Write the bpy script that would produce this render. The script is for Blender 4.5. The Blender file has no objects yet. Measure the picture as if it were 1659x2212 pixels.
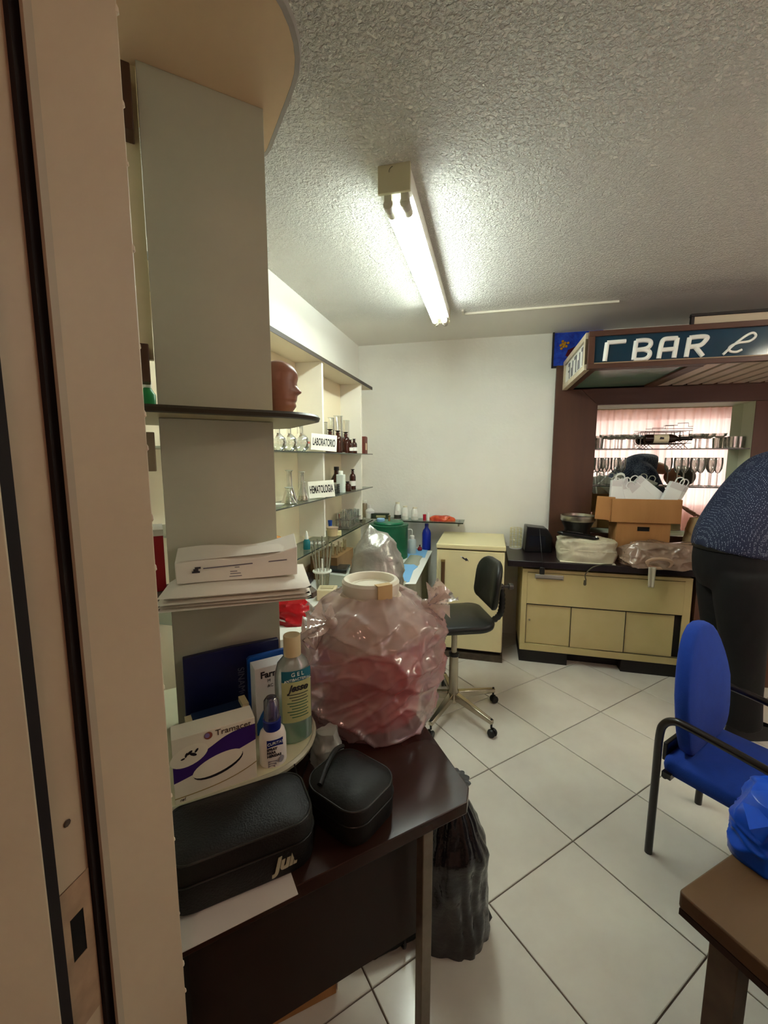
import bpy, bmesh, math, random
from mathutils import Vector, Matrix, Euler, noise
random.seed(7)
scn = bpy.context.scene
COL = scn.collection
PI = math.pi
# ---------------------------------------------------------------- camera
cam_d = bpy.data.cameras.new('camera'); cam = bpy.data.objects.new('camera', cam_d); COL.objects.link(cam)
cam_d.sensor_fit = 'VERTICAL'; cam_d.sensor_height = 36.0; cam_d.lens = 36.0*913/2212
cam_d.clip_start = 0.02
EYE = 1.483; PITCH = 0.126
cam.location = (0, 0, EYE); cam.rotation_euler = (PI/2-PITCH, 0, 0)
scn.camera = cam
# ---------------------------------------------------------------- daylight and exposure
world = bpy.data.worlds.new('daylight'); scn.world = world; world.use_nodes = True
bg = world.node_tree.nodes['Background']; bg.inputs[0].default_value = (.93, .97, 1, 1); bg.inputs[1].default_value = 1.9
TUBE_POWER = 15.0
scn.view_settings.view_transform = 'Standard'; scn.view_settings.look = 'None'
scn.view_settings.gamma = 1.0; scn.view_settings.use_curve_mapping = False
scn.view_settings.exposure = 1.6
scn.cycles.transparent_max_bounces = 24
scn.cycles.max_bounces = 14
scn.cycles.diffuse_bounces = 6

# ---------------------------------------------------------------- frames of reference
RA = math.radians(-14)                       # the room is turned 14 degrees to the view
E1 = Vector((math.cos(RA), math.sin(RA))); E2 = Vector((-math.sin(RA), math.cos(RA)))
RC = Vector((-.217, 3.78))                   # back left corner of the room
SA = math.radians(28.7)                      # desk and corner shelves are turned the other way
S1 = Vector((math.cos(SA), math.sin(SA))); S2 = Vector((-math.sin(SA), math.cos(SA)))
SB = Vector((-.278, 1.08))
CEIL = 2.44
def rw(u, v, z=0): p = RC+E1*u+E2*v; return Vector((p.x, p.y, z))
def sw(s, t, z=0): p = SB+S1*s+S2*t; return Vector((p.x, p.y, z))
def ray(x, y):
    a = (x-829.5)/913.; b = (1106-y)/913.; cp, sp = math.cos(PITCH), math.sin(PITCH)
    return Vector((a, cp+b*sp, -sp+b*cp))
def uvz(p): d = Vector((p.x, p.y))-RC; return (d.dot(E1), d.dot(E2), p.z)
def pu(x, y, u):                             # a place on the plane u (parallel to the left wall), in room coordinates
    r = ray(x, y); t = (u+RC.dot(E1))/Vector((r.x, r.y)).dot(E1); return uvz(r*t+Vector((0, 0, EYE)))
def pv(x, y, v):                             # on a plane parallel to the back wall
    r = ray(x, y); t = (v+RC.dot(E2))/Vector((r.x, r.y)).dot(E2); return uvz(r*t+Vector((0, 0, EYE)))
def pz(x, y, z):                             # on a level surface
    r = ray(x, y); t = (z-EYE)/r.z; return uvz(r*t+Vector((0, 0, EYE)))

# ---------------------------------------------------------------- materials
def hexc(h):
    h = h.lstrip('#'); o = []
    for i in (0, 2, 4):
        c = int(h[i:i+2], 16)/255.; o.append(c/12.92 if c <= .04045 else ((c+.055)/1.055)**2.4)
    return (o[0], o[1], o[2], 1)
MATS = {}
def mat(name, col, rough=.5, metal=0, spec=.5, var=.0, vscale=6, bump=0, bscale=60, trans=0, alpha=1, emis=0, coat=0, sheen=0, ior=1.45, col2=None, stretch=None, detail=4, sss=0):
    if name in MATS: return MATS[name]
    m = bpy.data.materials.new(name); m.use_nodes = True; nt = m.node_tree; N = nt.nodes; Lk = nt.links
    b = N['Principled BSDF']; c = hexc(col) if isinstance(col, str) else col
    b.inputs['Base Color'].default_value = c; b.inputs['Roughness'].default_value = rough; b.inputs['Metallic'].default_value = metal
    b.inputs['Specular IOR Level'].default_value = spec; b.inputs['Transmission Weight'].default_value = trans; b.inputs['IOR'].default_value = ior
    b.inputs['Alpha'].default_value = alpha; b.inputs['Coat Weight'].default_value = coat; b.inputs['Sheen Weight'].default_value = sheen
    if sss: b.inputs['Subsurface Weight'].default_value = sss
    if emis: b.inputs['Emission Color'].default_value = c; b.inputs['Emission Strength'].default_value = emis
    tc = None
    if var or bump or col2:
        tc = N.new('ShaderNodeTexCoord'); mp = N.new('ShaderNodeMapping'); Lk.new(tc.outputs['Object'], mp.inputs[0])
        if stretch: mp.inputs['Scale'].default_value = stretch
    if var or col2:
        nz = N.new('ShaderNodeTexNoise'); nz.inputs['Scale'].default_value = vscale; nz.inputs['Detail'].default_value = detail
        Lk.new(mp.outputs[0], nz.inputs['Vector'])
        rp = N.new('ShaderNodeValToRGB'); Lk.new(nz.outputs['Fac'], rp.inputs[0])
        c2 = hexc(col2) if col2 else tuple(min(1, x*(1+var)) for x in c[:3])+(1,)
        c1 = c if col2 else tuple(x*(1-var) for x in c[:3])+(1,)
        rp.color_ramp.elements[0].color = c1; rp.color_ramp.elements[1].color = c2
        rp.color_ramp.elements[0].position = .3; rp.color_ramp.elements[1].position = .7
        Lk.new(rp.outputs[0], b.inputs['Base Color'])
    if bump:
        n2 = N.new('ShaderNodeTexNoise'); n2.inputs['Scale'].default_value = bscale; n2.inputs['Detail'].default_value = 3
        Lk.new(mp.outputs[0], n2.inputs['Vector'])
        bp = N.new('ShaderNodeBump'); bp.inputs['Strength'].default_value = bump; bp.inputs['Distance'].default_value = .01
        Lk.new(n2.outputs['Fac'], bp.inputs['Height']); Lk.new(bp.outputs[0], b.inputs['Normal'])
    MATS[name] = m; return m
def film(name, col, diff=.5, gloss=.15, rough=.15, transl=.5, bump=0, bscale=30):
    """thin see-through sheet: part clear, part diffuse or translucent, with a glossy skin"""
    if name in MATS: return MATS[name]
    m = bpy.data.materials.new(name); m.use_nodes = True; nt = m.node_tree; N = nt.nodes; Lk = nt.links
    N.remove(N['Principled BSDF']); out = N['Material Output']; c = hexc(col)
    tr = N.new('ShaderNodeBsdfTransparent'); tr.inputs[0].default_value = tuple(.55+.45*x for x in c[:3])+(1,)
    df = N.new('ShaderNodeBsdfDiffuse'); df.inputs[0].default_value = c
    tl = N.new('ShaderNodeBsdfTranslucent'); tl.inputs[0].default_value = c
    m1 = N.new('ShaderNodeMixShader'); m1.inputs[0].default_value = transl; Lk.new(df.outputs[0], m1.inputs[1]); Lk.new(tl.outputs[0], m1.inputs[2])
    m2 = N.new('ShaderNodeMixShader'); m2.inputs[0].default_value = diff; Lk.new(tr.outputs[0], m2.inputs[1]); Lk.new(m1.outputs[0], m2.inputs[2])
    gl = N.new('ShaderNodeBsdfGlossy'); gl.inputs['Roughness'].default_value = rough
    lw = N.new('ShaderNodeLayerWeight'); lw.inputs[0].default_value = .35
    mu = N.new('ShaderNodeMath'); mu.operation = 'MULTIPLY_ADD'; mu.inputs[1].default_value = gloss*2.5; mu.inputs[2].default_value = gloss*.35
    mu.use_clamp = True; Lk.new(lw.outputs['Fresnel'], mu.inputs[0])
    m3 = N.new('ShaderNodeMixShader'); Lk.new(mu.outputs[0], m3.inputs[0]); Lk.new(m2.outputs[0], m3.inputs[1]); Lk.new(gl.outputs[0], m3.inputs[2])
    if bump:
        tc = N.new('ShaderNodeTexCoord'); nz = N.new('ShaderNodeTexNoise'); nz.inputs['Scale'].default_value = bscale; Lk.new(tc.outputs['Object'], nz.inputs['Vector'])
        bp = N.new('ShaderNodeBump'); bp.inputs['Strength'].default_value = bump; bp.inputs['Distance'].default_value = .01
        Lk.new(nz.outputs['Fac'], bp.inputs['Height'])
        for s in (df, gl): Lk.new(bp.outputs[0], s.inputs['Normal'])
    Lk.new(m3.outputs[0], out.inputs[0]); MATS[name] = m; return m

# ---------------------------------------------------------------- mesh building
class MB:
    def __init__(s): s.v = []; s.f = []
    def add(s, vs, fs):
        o = len(s.v); s.v += [tuple(v) for v in vs]; s.f += [tuple(i+o for i in f) for f in fs]; return s
    def box(s, x0, x1, y0, y1, z0, z1, M=None):
        vs = [Vector(p) for p in ((x0,y0,z0),(x1,y0,z0),(x1,y1,z0),(x0,y1,z0),(x0,y0,z1),(x1,y0,z1),(x1,y1,z1),(x0,y1,z1))]
        if M: vs = [M@v for v in vs]
        return s.add(vs, [(0,3,2,1),(4,5,6,7),(0,1,5,4),(1,2,6,5),(2,3,7,6),(3,0,4,7)])
    def prism(s, poly, z0, z1, M=None):
        n = len(poly); vs = [Vector((p[0],p[1],z0)) for p in poly]+[Vector((p[0],p[1],z1)) for p in poly]
        if M: vs = [M@v for v in vs]
        return s.add(vs, [tuple(range(n-1,-1,-1)), tuple(range(n,2*n))]+[(i,(i+1)%n,n+(i+1)%n,n+i) for i in range(n)])
    def tube(s, pts, r, seg=10, caps=True, closed=False):
        pts = [Vector(p) for p in pts]; n = len(pts); rs = r if isinstance(r, (list, tuple)) else [r]*n
        up = None; vs = []; fs = []
        for i, p in enumerate(pts):
            if closed: d = pts[(i+1)%n]-pts[i-1]
            else: d = pts[min(i+1,n-1)]-pts[max(i-1,0)]
            d.normalize()
            if up is None: up = d.orthogonal().normalized()
            up = (up-d*up.dot(d))
            if up.length < 1e-6: up = d.orthogonal()
            up.normalize(); w = d.cross(up)
            vs += [p+(up*math.cos(2*PI*k/seg)+w*math.sin(2*PI*k/seg))*rs[i] for k in range(seg)]
        m = n if closed else n-1
        for i in range(m):
            a = i*seg; b = ((i+1)%n)*seg
            fs += [(a+k, a+(k+1)%seg, b+(k+1)%seg, b+k) for k in range(seg)]
        if caps and not closed: fs += [tuple(range(seg-1,-1,-1)), tuple(range((n-1)*seg, n*seg))]
        return s.add(vs, fs)
    def lathe(s, prof, c=(0,0,0), seg=24, M=None, sx=1, sy=1):
        vs = []; fs = []; n = len(prof)
        for (r, z) in prof:
            for k in range(seg):
                v = Vector((r*sx*math.cos(2*PI*k/seg), r*sy*math.sin(2*PI*k/seg), z))
                vs.append((M@v if M else v)+Vector(c))
        for i in range(n-1):
            fs += [(i*seg+k, i*seg+(k+1)%seg, (i+1)*seg+(k+1)%seg, (i+1)*seg+k) for k in range(seg)]
        if prof[0][0] > 1e-6: fs.append(tuple(range(seg-1,-1,-1)))
        if prof[-1][0] > 1e-6: fs.append(tuple(range((n-1)*seg, n*seg)))
        return s.add(vs, fs)
    def open_lathe(s, prof, c=(0,0,0), seg=24, sx=1, sy=1):
        vs = []; fs = []; n = len(prof)
        for (r, z) in prof: vs += [(c[0]+r*sx*math.cos(2*PI*k/seg), c[1]+r*sy*math.sin(2*PI*k/seg), c[2]+z) for k in range(seg)]
        for i in range(n-1): fs += [(i*seg+k, i*seg+(k+1)%seg, (i+1)*seg+(k+1)%seg, (i+1)*seg+k) for k in range(seg)]
        return s.add(vs, fs)
    def grid(s, fn, nu, nv, wrap=False):
        vs = [fn(i/(nu if wrap else nu-1), j/(nv-1)) for j in range(nv) for i in range(nu)]; fs = []
        for j in range(nv-1):
            for i in range(nu if wrap else nu-1):
                fs.append((j*nu+i, j*nu+(i+1)%nu, (j+1)*nu+(i+1)%nu, (j+1)*nu+i))
        return s.add(vs, fs)
    def mesh(s, name, smooth=35):
        me = bpy.data.meshes.new(name); me.from_pydata(s.v, [], s.f); me.update()
        bm = bmesh.new(); bm.from_mesh(me); bmesh.ops.remove_doubles(bm, verts=bm.verts, dist=1e-6)
        bmesh.ops.recalc_face_normals(bm, faces=bm.faces)
        if smooth:
            a = math.radians(smooth)
            for f in bm.faces: f.smooth = True
            for e in bm.edges:
                if len(e.link_faces) == 2 and e.calc_face_angle(0) > a: e.smooth = False
        bm.to_mesh(me); bm.free(); return me
    def build(s, name, m, parent=None, smooth=35, bevel=0, solid=0, subsurf=0, label=None, loc=None, rot=None):
        me = s.mesh(name, smooth); me.materials.append(m)
        o = bpy.data.objects.new(name, me); COL.objects.link(o)
        if parent is not None: o.parent = parent
        if loc is not None: o.location = loc
        if rot is not None: o.rotation_euler = rot
        if solid: md = o.modifiers.new('thickness', 'SOLIDIFY'); md.thickness = solid; md.offset = 0
        if subsurf: md = o.modifiers.new('subdivision', 'SUBSURF'); md.levels = md.render_levels = subsurf
        if bevel: md = o.modifiers.new('bevel', 'BEVEL'); md.width = bevel; md.segments = 2; md.limit_method = 'ANGLE'; md.angle_limit = math.radians(40)
        if label: o['label'] = label
        return o
def tag(o, label=None, cat=None, group=None, kind=None):
    if label: o['label'] = label
    if cat: o['category'] = cat
    if group: o['group'] = group
    if kind: o['kind'] = kind
    return o
def root(name, label, cat, loc, rz=0, group=None):
    o = bpy.data.objects.new(name, None); COL.objects.link(o); o.empty_display_size = .05
    o.location = loc; o.rotation_euler = (0, 0, rz); return tag(o, label, cat, group)
def rootR(name, label, cat, u, v, z, rot=0, group=None): return root(name, label, cat, rw(u, v, z), RA+math.radians(rot), group)
def rootS(name, label, cat, s, t, z, rot=0, group=None): return root(name, label, cat, sw(s, t, z), SA+math.radians(rot), group)
def structR(name, mb, m, parent=None, smooth=35, bevel=0):
    o = mb.build(name, m, parent, smooth, bevel)
    if parent is None: o.location = rw(0, 0, 0); o.rotation_euler = (0, 0, RA); o['kind'] = 'structure'
    return o
def copy_tree(o, parent=None):
    c = o.copy(); COL.objects.link(c); c.parent = parent
    for ch in list(o.children): copy_tree(ch, c)
    return c
def letters(txt, size, m, parent, loc, rot=(PI/2, 0, 0), name='lettering', depth=.0004, shear=0, bold=0, align='CENTER', sx=1, spacing=1, label=None):
    cu = bpy.data.curves.new(name, 'FONT'); cu.body = txt; cu.size = size; cu.extrude = depth; cu.shear = shear; cu.offset = bold
    cu.align_x = align; cu.align_y = 'CENTER'; cu.space_character = spacing
    t = bpy.data.objects.new('tmp', cu); COL.objects.link(t)
    dg = bpy.context.evaluated_depsgraph_get(); dg.update()
    me = bpy.data.meshes.new_from_object(t.evaluated_get(dg)); bpy.data.objects.remove(t); bpy.data.curves.remove(cu)
    me.name = name; me.materials.clear(); me.materials.append(m)
    o = bpy.data.objects.new(name, me); COL.objects.link(o); o.parent = parent; o.location = loc; o.rotation_euler = rot; o.scale = (sx, 1, 1)
    if label: o['label'] = label
    return o
def rrect(x0, x1, y0, y1, r, n=6):
    """rounded rectangle; r is one radius or four (bottom left, bottom right, top right, top left)"""
    r = r if isinstance(r, (list, tuple)) else (r,)*4; P = []
    for (cx, cy, a, rr) in ((x0+r[0], y0+r[0], PI, r[0]), (x1-r[1], y0+r[1], 1.5*PI, r[1]), (x1-r[2], y1-r[2], 0, r[2]), (x0+r[3], y1-r[3], .5*PI, r[3])):
        if rr < 1e-6: P.append((cx, cy)); continue
        P += [(cx+rr*math.cos(a+.5*PI*k/n), cy+rr*math.sin(a+.5*PI*k/n)) for k in range(n+1)]
    return P
def arc(pts, n=8):
    """smooth path through points (Catmull-Rom)"""
    pts = [Vector(p) for p in pts]; out = []
    for i in range(len(pts)-1):
        p0 = pts[max(i-1, 0)]; p1 = pts[i]; p2 = pts[i+1]; p3 = pts[min(i+2, len(pts)-1)]
        for k in range(n):
            t = k/n; out.append(.5*((2*p1)+(p2-p0)*t+(2*p0-5*p1+4*p2-p3)*t*t+(3*p1-p0-3*p2+p3)*t**3))
    return out+[pts[-1]]
def rotm(axis, deg): return Matrix.Rotation(math.radians(deg), 4, axis)
def crease(p, sc, k=7):
    d, _ = noise.voronoi(Vector(p)*sc); return math.exp(-(d[1]-d[0])*k)
def fbm(p, sc, oct=3): return noise.fractal(Vector(p)*sc, 1.0, 2.0, oct)
# ================================================================= the setting
WHITE = mat('white_wall_paint', '#e8e8e0', .6, var=.03, vscale=2, bump=.15, bscale=40)
CREAM = mat('cream_gloss_paint', '#cdbba0', .42, var=.05, vscale=3, bump=.1, bscale=18)
GROUT = mat('grout', '#6a5a50', .9, var=.15, vscale=20)
GASKET = mat('black_gasket', '#1a1416', .7)
TILE = mat('floor_tile', '#dad7cc', .16, spec=.5, col2='#d0cbc0', vscale=5, detail=8)
def ceiling_material():
    m = bpy.data.materials.new('stucco_ceiling'); m.use_nodes = True; nt = m.node_tree; N = nt.nodes; Lk = nt.links
    b = N['Principled BSDF']; b.inputs['Base Color'].default_value = hexc('#e4e2da'); b.inputs['Roughness'].default_value = .75
    tc = N.new('ShaderNodeTexCoord'); n1 = N.new('ShaderNodeTexNoise'); n1.inputs['Scale'].default_value = 90; n1.inputs['Detail'].default_value = 3; n1.inputs['Roughness'].default_value = .55
    n1.inputs['Distortion'].default_value = .6
    Lk.new(tc.outputs['Object'], n1.inputs['Vector'])
    rp = N.new('ShaderNodeValToRGB'); rp.color_ramp.elements[0].position = .40; rp.color_ramp.elements[1].position = .64; Lk.new(n1.outputs['Fac'], rp.inputs[0])
    sp = N.new('ShaderNodeSeparateXYZ'); Lk.new(tc.outputs['Object'], sp.inputs[0])
    mr = N.new('ShaderNodeMapRange'); mr.inputs['From Min'].default_value = -.52; mr.inputs['From Max'].default_value = -.72; Lk.new(sp.outputs['Y'], mr.inputs['Value'])
    bp = N.new('ShaderNodeBump'); bp.inputs['Distance'].default_value = .0085; Lk.new(rp.outputs[0], bp.inputs['Height'])
    mu = N.new('ShaderNodeMath'); mu.operation = 'MULTIPLY'; mu.inputs[1].default_value = 1.0; Lk.new(mr.outputs[0], mu.inputs[0]); Lk.new(mu.outputs[0], bp.inputs['Strength'])
    Lk.new(bp.outputs[0], b.inputs['Normal']); return m
UR, VF, VD = 4.7, -3.18, -3.36            # right wall, inner and outer face of the wall with the door
UJ, UJ2 = .719, 1.66                      # the door opening
fl = structR('floor', MB().box(-.12, UR+.12, -5.2, .3, -.08, -.006), GROUT)
# tiles, laid diagonally
TS = .4505; TH = .541
TU = Vector((math.cos(TH), math.sin(TH))); TV = Vector((math.sin(TH), -math.cos(TH))); T0 = Vector((1.9812, 4.6523))*TS
def clip(poly, a, b, keep):               # keep the side where a*u+b*v <= keep
    out = []
    for i in range(len(poly)):
        p, q = poly[i], poly[(i+1)%len(poly)]; dp = a*p[0]+b*p[1]-keep; dq = a*q[0]+b*q[1]-keep
        if dp <= 0: out.append(p)
        if dp*dq < 0: t = dp/(dp-dq); out.append((p[0]+(q[0]-p[0])*t, p[1]+(q[1]-p[1])*t))
    return out
def tile_mesh(poly):
    # slightly pillowed edge
    cx = sum(p[0] for p in poly)/len(poly); cy = sum(p[1] for p in poly)/len(poly); n = len(poly)
    vs = [(p[0], p[1], -.007) for p in poly]+[(p[0], p[1], -.0015) for p in poly]
    for p in poly:
        d = Vector((p[0]-cx, p[1]-cy)); d.normalize(); vs.append((p[0]-d.x*.0025, p[1]-d.y*.0025, 0))
    fs = [(i, (i+1)%n, n+(i+1)%n, n+i) for i in range(n)]+[(n+i, n+(i+1)%n, 2*n+(i+1)%n, 2*n+i) for i in range(n)]+[tuple(range(2*n, 3*n))]
    me = bpy.data.meshes.new('tile'); me.from_pydata(vs, [], fs); me.update(); me.materials.append(TILE); return me
g = .0023; full = None; rotT = TH-RA
for i in range(-14, 14):
    for j in range(-14, 14):
        q = [(a, b) for a, b in ((i+g/TS, j+g/TS), (i+1-g/TS, j+g/TS), (i+1-g/TS, j+1-g/TS), (i+g/TS, j+1-g/TS))]
        P = []
        for a, b in q:
            w = T0+TU*(a*TS)+TV*(b*TS); d = w-RC; P.append((d.dot(E1), d.dot(E2)))
        c = clip(clip(clip(clip(P, 1, 0, UR), -1, 0, 0), 0, 1, 0), 0, -1, -VF)
        if len(c) < 3: continue
        cu = sum(p[0] for p in P)/4; cv = sum(p[1] for p in P)/4
        if len(c) == 4 and all((abs(c[k][0]-P[k][0])+abs(c[k][1]-P[k][1])) < 1e-9 for k in range(4)):
            if full is None:
                full = tile_mesh([(p[0]-cu, p[1]-cv) for p in P])
            me = full
        else:
            A = abs(sum(c[k][0]*c[(k+1)%len(c)][1]-c[(k+1)%len(c)][0]*c[k][1] for k in range(len(c))))/2
            if A < .0008: continue
            me = tile_mesh([(p[0]-cu, p[1]-cv) for p in c])
        o = bpy.data.objects.new('tile', me); COL.objects.link(o); o.parent = fl; o.location = (cu, cv, 0)
# walls and ceiling
structR('ceiling', MB().box(-.12, UR+.12, VD, .3, CEIL, CEIL+.1), ceiling_material())
structR('wall_left', MB().box(-.12, 0, VF, 0, -.08, CEIL), WHITE)
NU0, NU1, NZ0, NZ1, NV = 1.905, 2.925, .90, 1.885, .12       # the mirrored niche of the bar
wb = MB().box(-.12, NU0-.02, 0, .3, -.08, CEIL).box(NU1+.02, UR+.12, 0, .3, -.08, CEIL).box(NU0-.02, NU1+.02, 0, .3, -.08, NZ0-.02).box(NU0-.02, NU1+.02, 0, .3, NZ1+.02, CEIL).box(NU0-.02, NU1+.02, .2, .3, NZ0-.02, NZ1+.02)
structR('wall_back', wb, WHITE)
structR('wall_right', MB().box(UR, UR+.12, VF, 0, -.08, CEIL), WHITE)
WU0, WU1, WZ0, WZ1 = 2.45, 4.55, .75, 2.1                     # window in the wall with the door
wf = MB().box(-.12, UJ-.11, VD, VF, -.08, CEIL).box(UJ2+.03, WU0, VD, VF, -.08, CEIL).box(WU0, WU1, VD, VF, -.08, WZ0).box(WU0, WU1, VD, VF, WZ1, CEIL).box(WU1, UR+.12, VD, VF, -.08, CEIL).box(UJ-.11, UJ2+.03, VD, VF, 2.25, CEIL)
structR('wall_front', wf, WHITE)
# entrance hall behind the viewer
hl = MB().box(-.12, -.02, -5.2, VD, -.08, CEIL).box(2.3, 2.4, -5.2, VD, -.08, CEIL).box(-.12, 2.4, -5.3, -5.2, -.08, CEIL)
structR('wall_hall', hl, mat('hall_wall_paint', '#dcbfa8', .6))
structR('ceiling_hall', MB().box(-.12, 2.4, -5.3, VD, CEIL, CEIL+.1), WHITE)
# ---- door frame: stop, rabbet with strike plate, near casing
jb = MB()
jb.box(UJ-.11, UJ, VF-.100, VF+.002, 0, 2.25)                      # the stop, proud
jb.box(UJ-.11, UJ-.012, VF-.165, VF-.100, 0, 2.25)                 # the rabbet
jb.box(UJ-.11, UJ+.004, VF-.26, VF-.165, 0, 2.25)                  # near casing
jb.box(UJ2, UJ2+.04, VF-.18, VF+.002, 0, 2.25).box(UJ-.11, UJ2+.04, VF-.18, VF+.002, 2.21, 2.25)
frm = structR('trim_1', jb, CREAM, bevel=.003)
frm['label'] = 'chipped cream painted door frame at the left edge'
for k in range(26):                                               # chipped paint along the arris
    z = .25+k*.077+random.uniform(-.03, .03); r = random.uniform(.0012, .003)
    if k == 0: chips = MB()
    chips.lathe([(0, -r*2.2), (r, -r), (r*.8, r), (0, r*2.6)], (UJ-.0012+random.uniform(-.001, .0008), VF+.001, z), 6)
chips.build('paint_chips', mat('chipped_plaster', '#efe6d2', .8), frm, label='pale chips along the frame edge')['kind'] = 'stuff'
MB().box(UJ-.012, UJ-.006, VF-.112, VF-.1005, 0, 2.21).build('gasket', GASKET, frm)
MB().box(UJ-.012, UJ-.004, VF-.1645, VF-.150, 0, 2.21).build('gasket', GASKET, frm)
MB().box(UJ-.0015, UJ+.0025, VF-.106, VF-.098, 0, 2.21).build('beading', mat('grey_cream', '#b9ad98', .5), frm)
# strike plate with latch hole
sp = MB(); y0, y1, z0, z1 = VF-.149, VF-.113, .86, 1.035
hy0, hy1, hz0, hz1 = VF-.138, VF-.123, .945, .997
for (a, b, c, d) in ((y0, hy0, z0, z1), (hy1, y1, z0, z1), (hy0, hy1, z0, hz0), (hy0, hy1, hz1, z1)): sp.box(UJ-.0118, UJ-.0105, a, b, c, d)
st_ = sp.build('strike_plate', mat('painted_strike_plate', '#b79c80', .5, var=.2, vscale=30), frm)
MB().box(UJ-.0125, UJ-.0112, hy0, hy1, hz0, hz1).build('latch_hole', mat('hole_black', '#050404', .9), st_)
MB().box(UJ-.0125, UJ-.0112, hy0, hy1, .87, .905).build('latch_hole', MATS['hole_black'], st_)
MB().lathe([(0, 0), (.004, .0005), (.003, .0012), (0, .0012)], (UJ-.0115, VF-.13, 1.105), 8, M=rotm('Y', 90)).build('screw', mat('dark_screw', '#4c3b30', .6), frm)

# ---- window and sheer pink curtains in the wall beside the door (the bar mirror shows them)
wn = structR('window_1', MB().box(WU0, WU0+.05, VD+.05, VD+.1, WZ0, WZ1).box(WU1-.05, WU1, VD+.05, VD+.1, WZ0, WZ1).box(WU0, WU1, VD+.05, VD+.1, WZ0, WZ0+.05).box(WU0, WU1, VD+.05, VD+.1, WZ1-.05, WZ1).box(3.47, 3.53, VD+.05, VD+.1, WZ0, WZ1), mat('aluminium', '#a8a49a', .4, metal=.6))
for a, b in ((WU0+.05, 3.47), (3.53, WU1-.05)):
    MB().box(a, b, VD+.072, VD+.078, WZ0+.05, WZ1-.05).build('pane', film('window_glass', '#f4fbf8', .0, .12, .02), wn)
CURT = film('sheer_pink_curtain', '#f3c8c3', .93, .0, .5, .72)
rail = structR('curtain_rail', MB().tube([(WU0-.15, VF+.07, 2.2), (UR-.02, VF+.07, 2.2)], .011, 10), mat('rail_metal', '#8d7b62', .4, metal=.8))
rail['kind'] = 'thing'; tag(rail, 'slim metal curtain rail above the pink curtains', 'curtain rail')
for ci, (a, b, lab) in enumerate(((WU0-.12, 3.5, 'sheer pink curtain seen in the left half of the bar mirror'), (3.5, UR-.04, 'sheer pink curtain seen in the right half of the bar mirror'))):
    def fold(i, j, a=a, b=b, ci=ci):
        u = a+(b-a)*i; k = .5+.5*j
        d = .022*math.sin(u*62+ci+.8*math.sin(u*9))+.012*math.sin(u*23+2)
        return (u+.006*math.sin(u*40+j*3), VF+.07+d*(1.1-.35*j)+.004*math.sin(j*5+u*11), .42+1.77*j)
    cu = MB().grid(fold, 260, 14).build('curtain', CURT, None, smooth=180)
    cu.location = rw(0, 0, 0); cu.rotation_euler = (0, 0, RA); tag(cu, lab, 'curtain', 'curtains on the window')

# ---- fluorescent ceiling lamp
LU = .79
lp = rootR('ceiling_lamp', 'bare twin-tube fluorescent batten lamp on the stucco ceiling', 'ceiling lamp', LU, -1.43, CEIL)
BEIGE = mat('lamp_enamel', '#cfc9a6', .4)
MB().prism([(-.050, 0), (-.054, -.072), (.054, -.072), (.050, 0)], -.70, .70, M=Matrix(((1,0,0,0),(0,0,1,0),(0,1,0,0),(0,0,0,1)))).build('tray', mat('lamp_tray', '#f1efe2', .35), lp)
for e in (-1, 1):
    ec = MB().box(-.055, .055, -.006, .006, -.086, .001).build('end_cap', BEIGE, lp, bevel=.002, loc=(0, e*.702, 0))
    MB().tube([(-.002+.014*math.cos(t), -.0068, -.022+.014*math.sin(t)) for t in [x*.2+1.7 for x in range(9)]], .0012, 5).build('knockout_mark', mat('dark_line', '#6a6650', .6), ec)
    for sx in (-.029, .029):
        h = MB().box(-.013, .013, -.02, .012, -.100, -.07).lathe([(0, -.02), (.016, -.02), (.018, 0), (.017, .018), (0, .018)], (0, 0, -.099), 14, M=rotm('X', 90)).build('lamp_holder', mat('lamp_holder_plastic', '#b9b2a4', .45), lp, bevel=.002)
        h.location = (sx, e*.655, 0)
TUBEM = mat('fluorescent_glow', (.90, .99, .94, 1), emis=TUBE_POWER)
for sx in (-.029, .029):
    t = MB().tube([(sx, -.60, -.097), (sx, .60, -.097)], .0165, 16).build('tube', TUBEM, lp)
    for e in (-1, 1): MB().tube([(sx, e*.6, -.097), (sx, e*.636, -.097)], .0168, 16).build('tube_cap', mat('tube_cap', '#d8d4c2', .3, metal=.5), t)
fill_lp = copy_tree(lp); fill_lp.location = rw(3.35, -1.95, CEIL); tag(fill_lp, 'second fluorescent batten lamp added further right for fill light, out of view')  # copy of the lamp added out of view to lift the fill light
for ch in fill_lp.children:
    if ch.name.startswith('tube'): ch.data = ch.data.copy(); ch.data.materials[0] = mat('fluorescent_fill_glow', (1, .97, .84, 1), emis=TUBE_POWER*.75)
# cable trunking along the ceiling
tr = MB().box(.93, 1.86, -.632, -.617, CEIL-.012, CEIL+.001).box(.915, .93, -.70, -.617, CEIL-.012, CEIL+.001)
o = tr.build('cable_trunking', mat('trunking_paint', '#ddd9c8', .5), None, bevel=.001); o.location = rw(0, 0, 0); o.rotation_euler = (0, 0, RA)
tag(o, 'thin white cable trunking running along the ceiling past the lamp', 'cable trunking')
# unseen lamp added in the hall behind the viewer, for fill light
hlp = rootR('hall_fill_lamp', 'round warm ceiling lamp added for fill light in the unseen entrance hall', 'ceiling lamp', 1.3, -4.3, CEIL)
MB().lathe([(.02, 0), (.13, -.005), (.13, -.02), (.02, -.02)], (0, 0, 0), 24).build('base', BEIGE, hlp)
MB().lathe([(.12, -.02), (.115, -.05), (.07, -.085), (0, -.095)], (0, 0, 0), 24).build('lamp_shade', mat('warm_fill_glow', (1, .55, .42, 1), emis=6.2), hlp)
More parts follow.
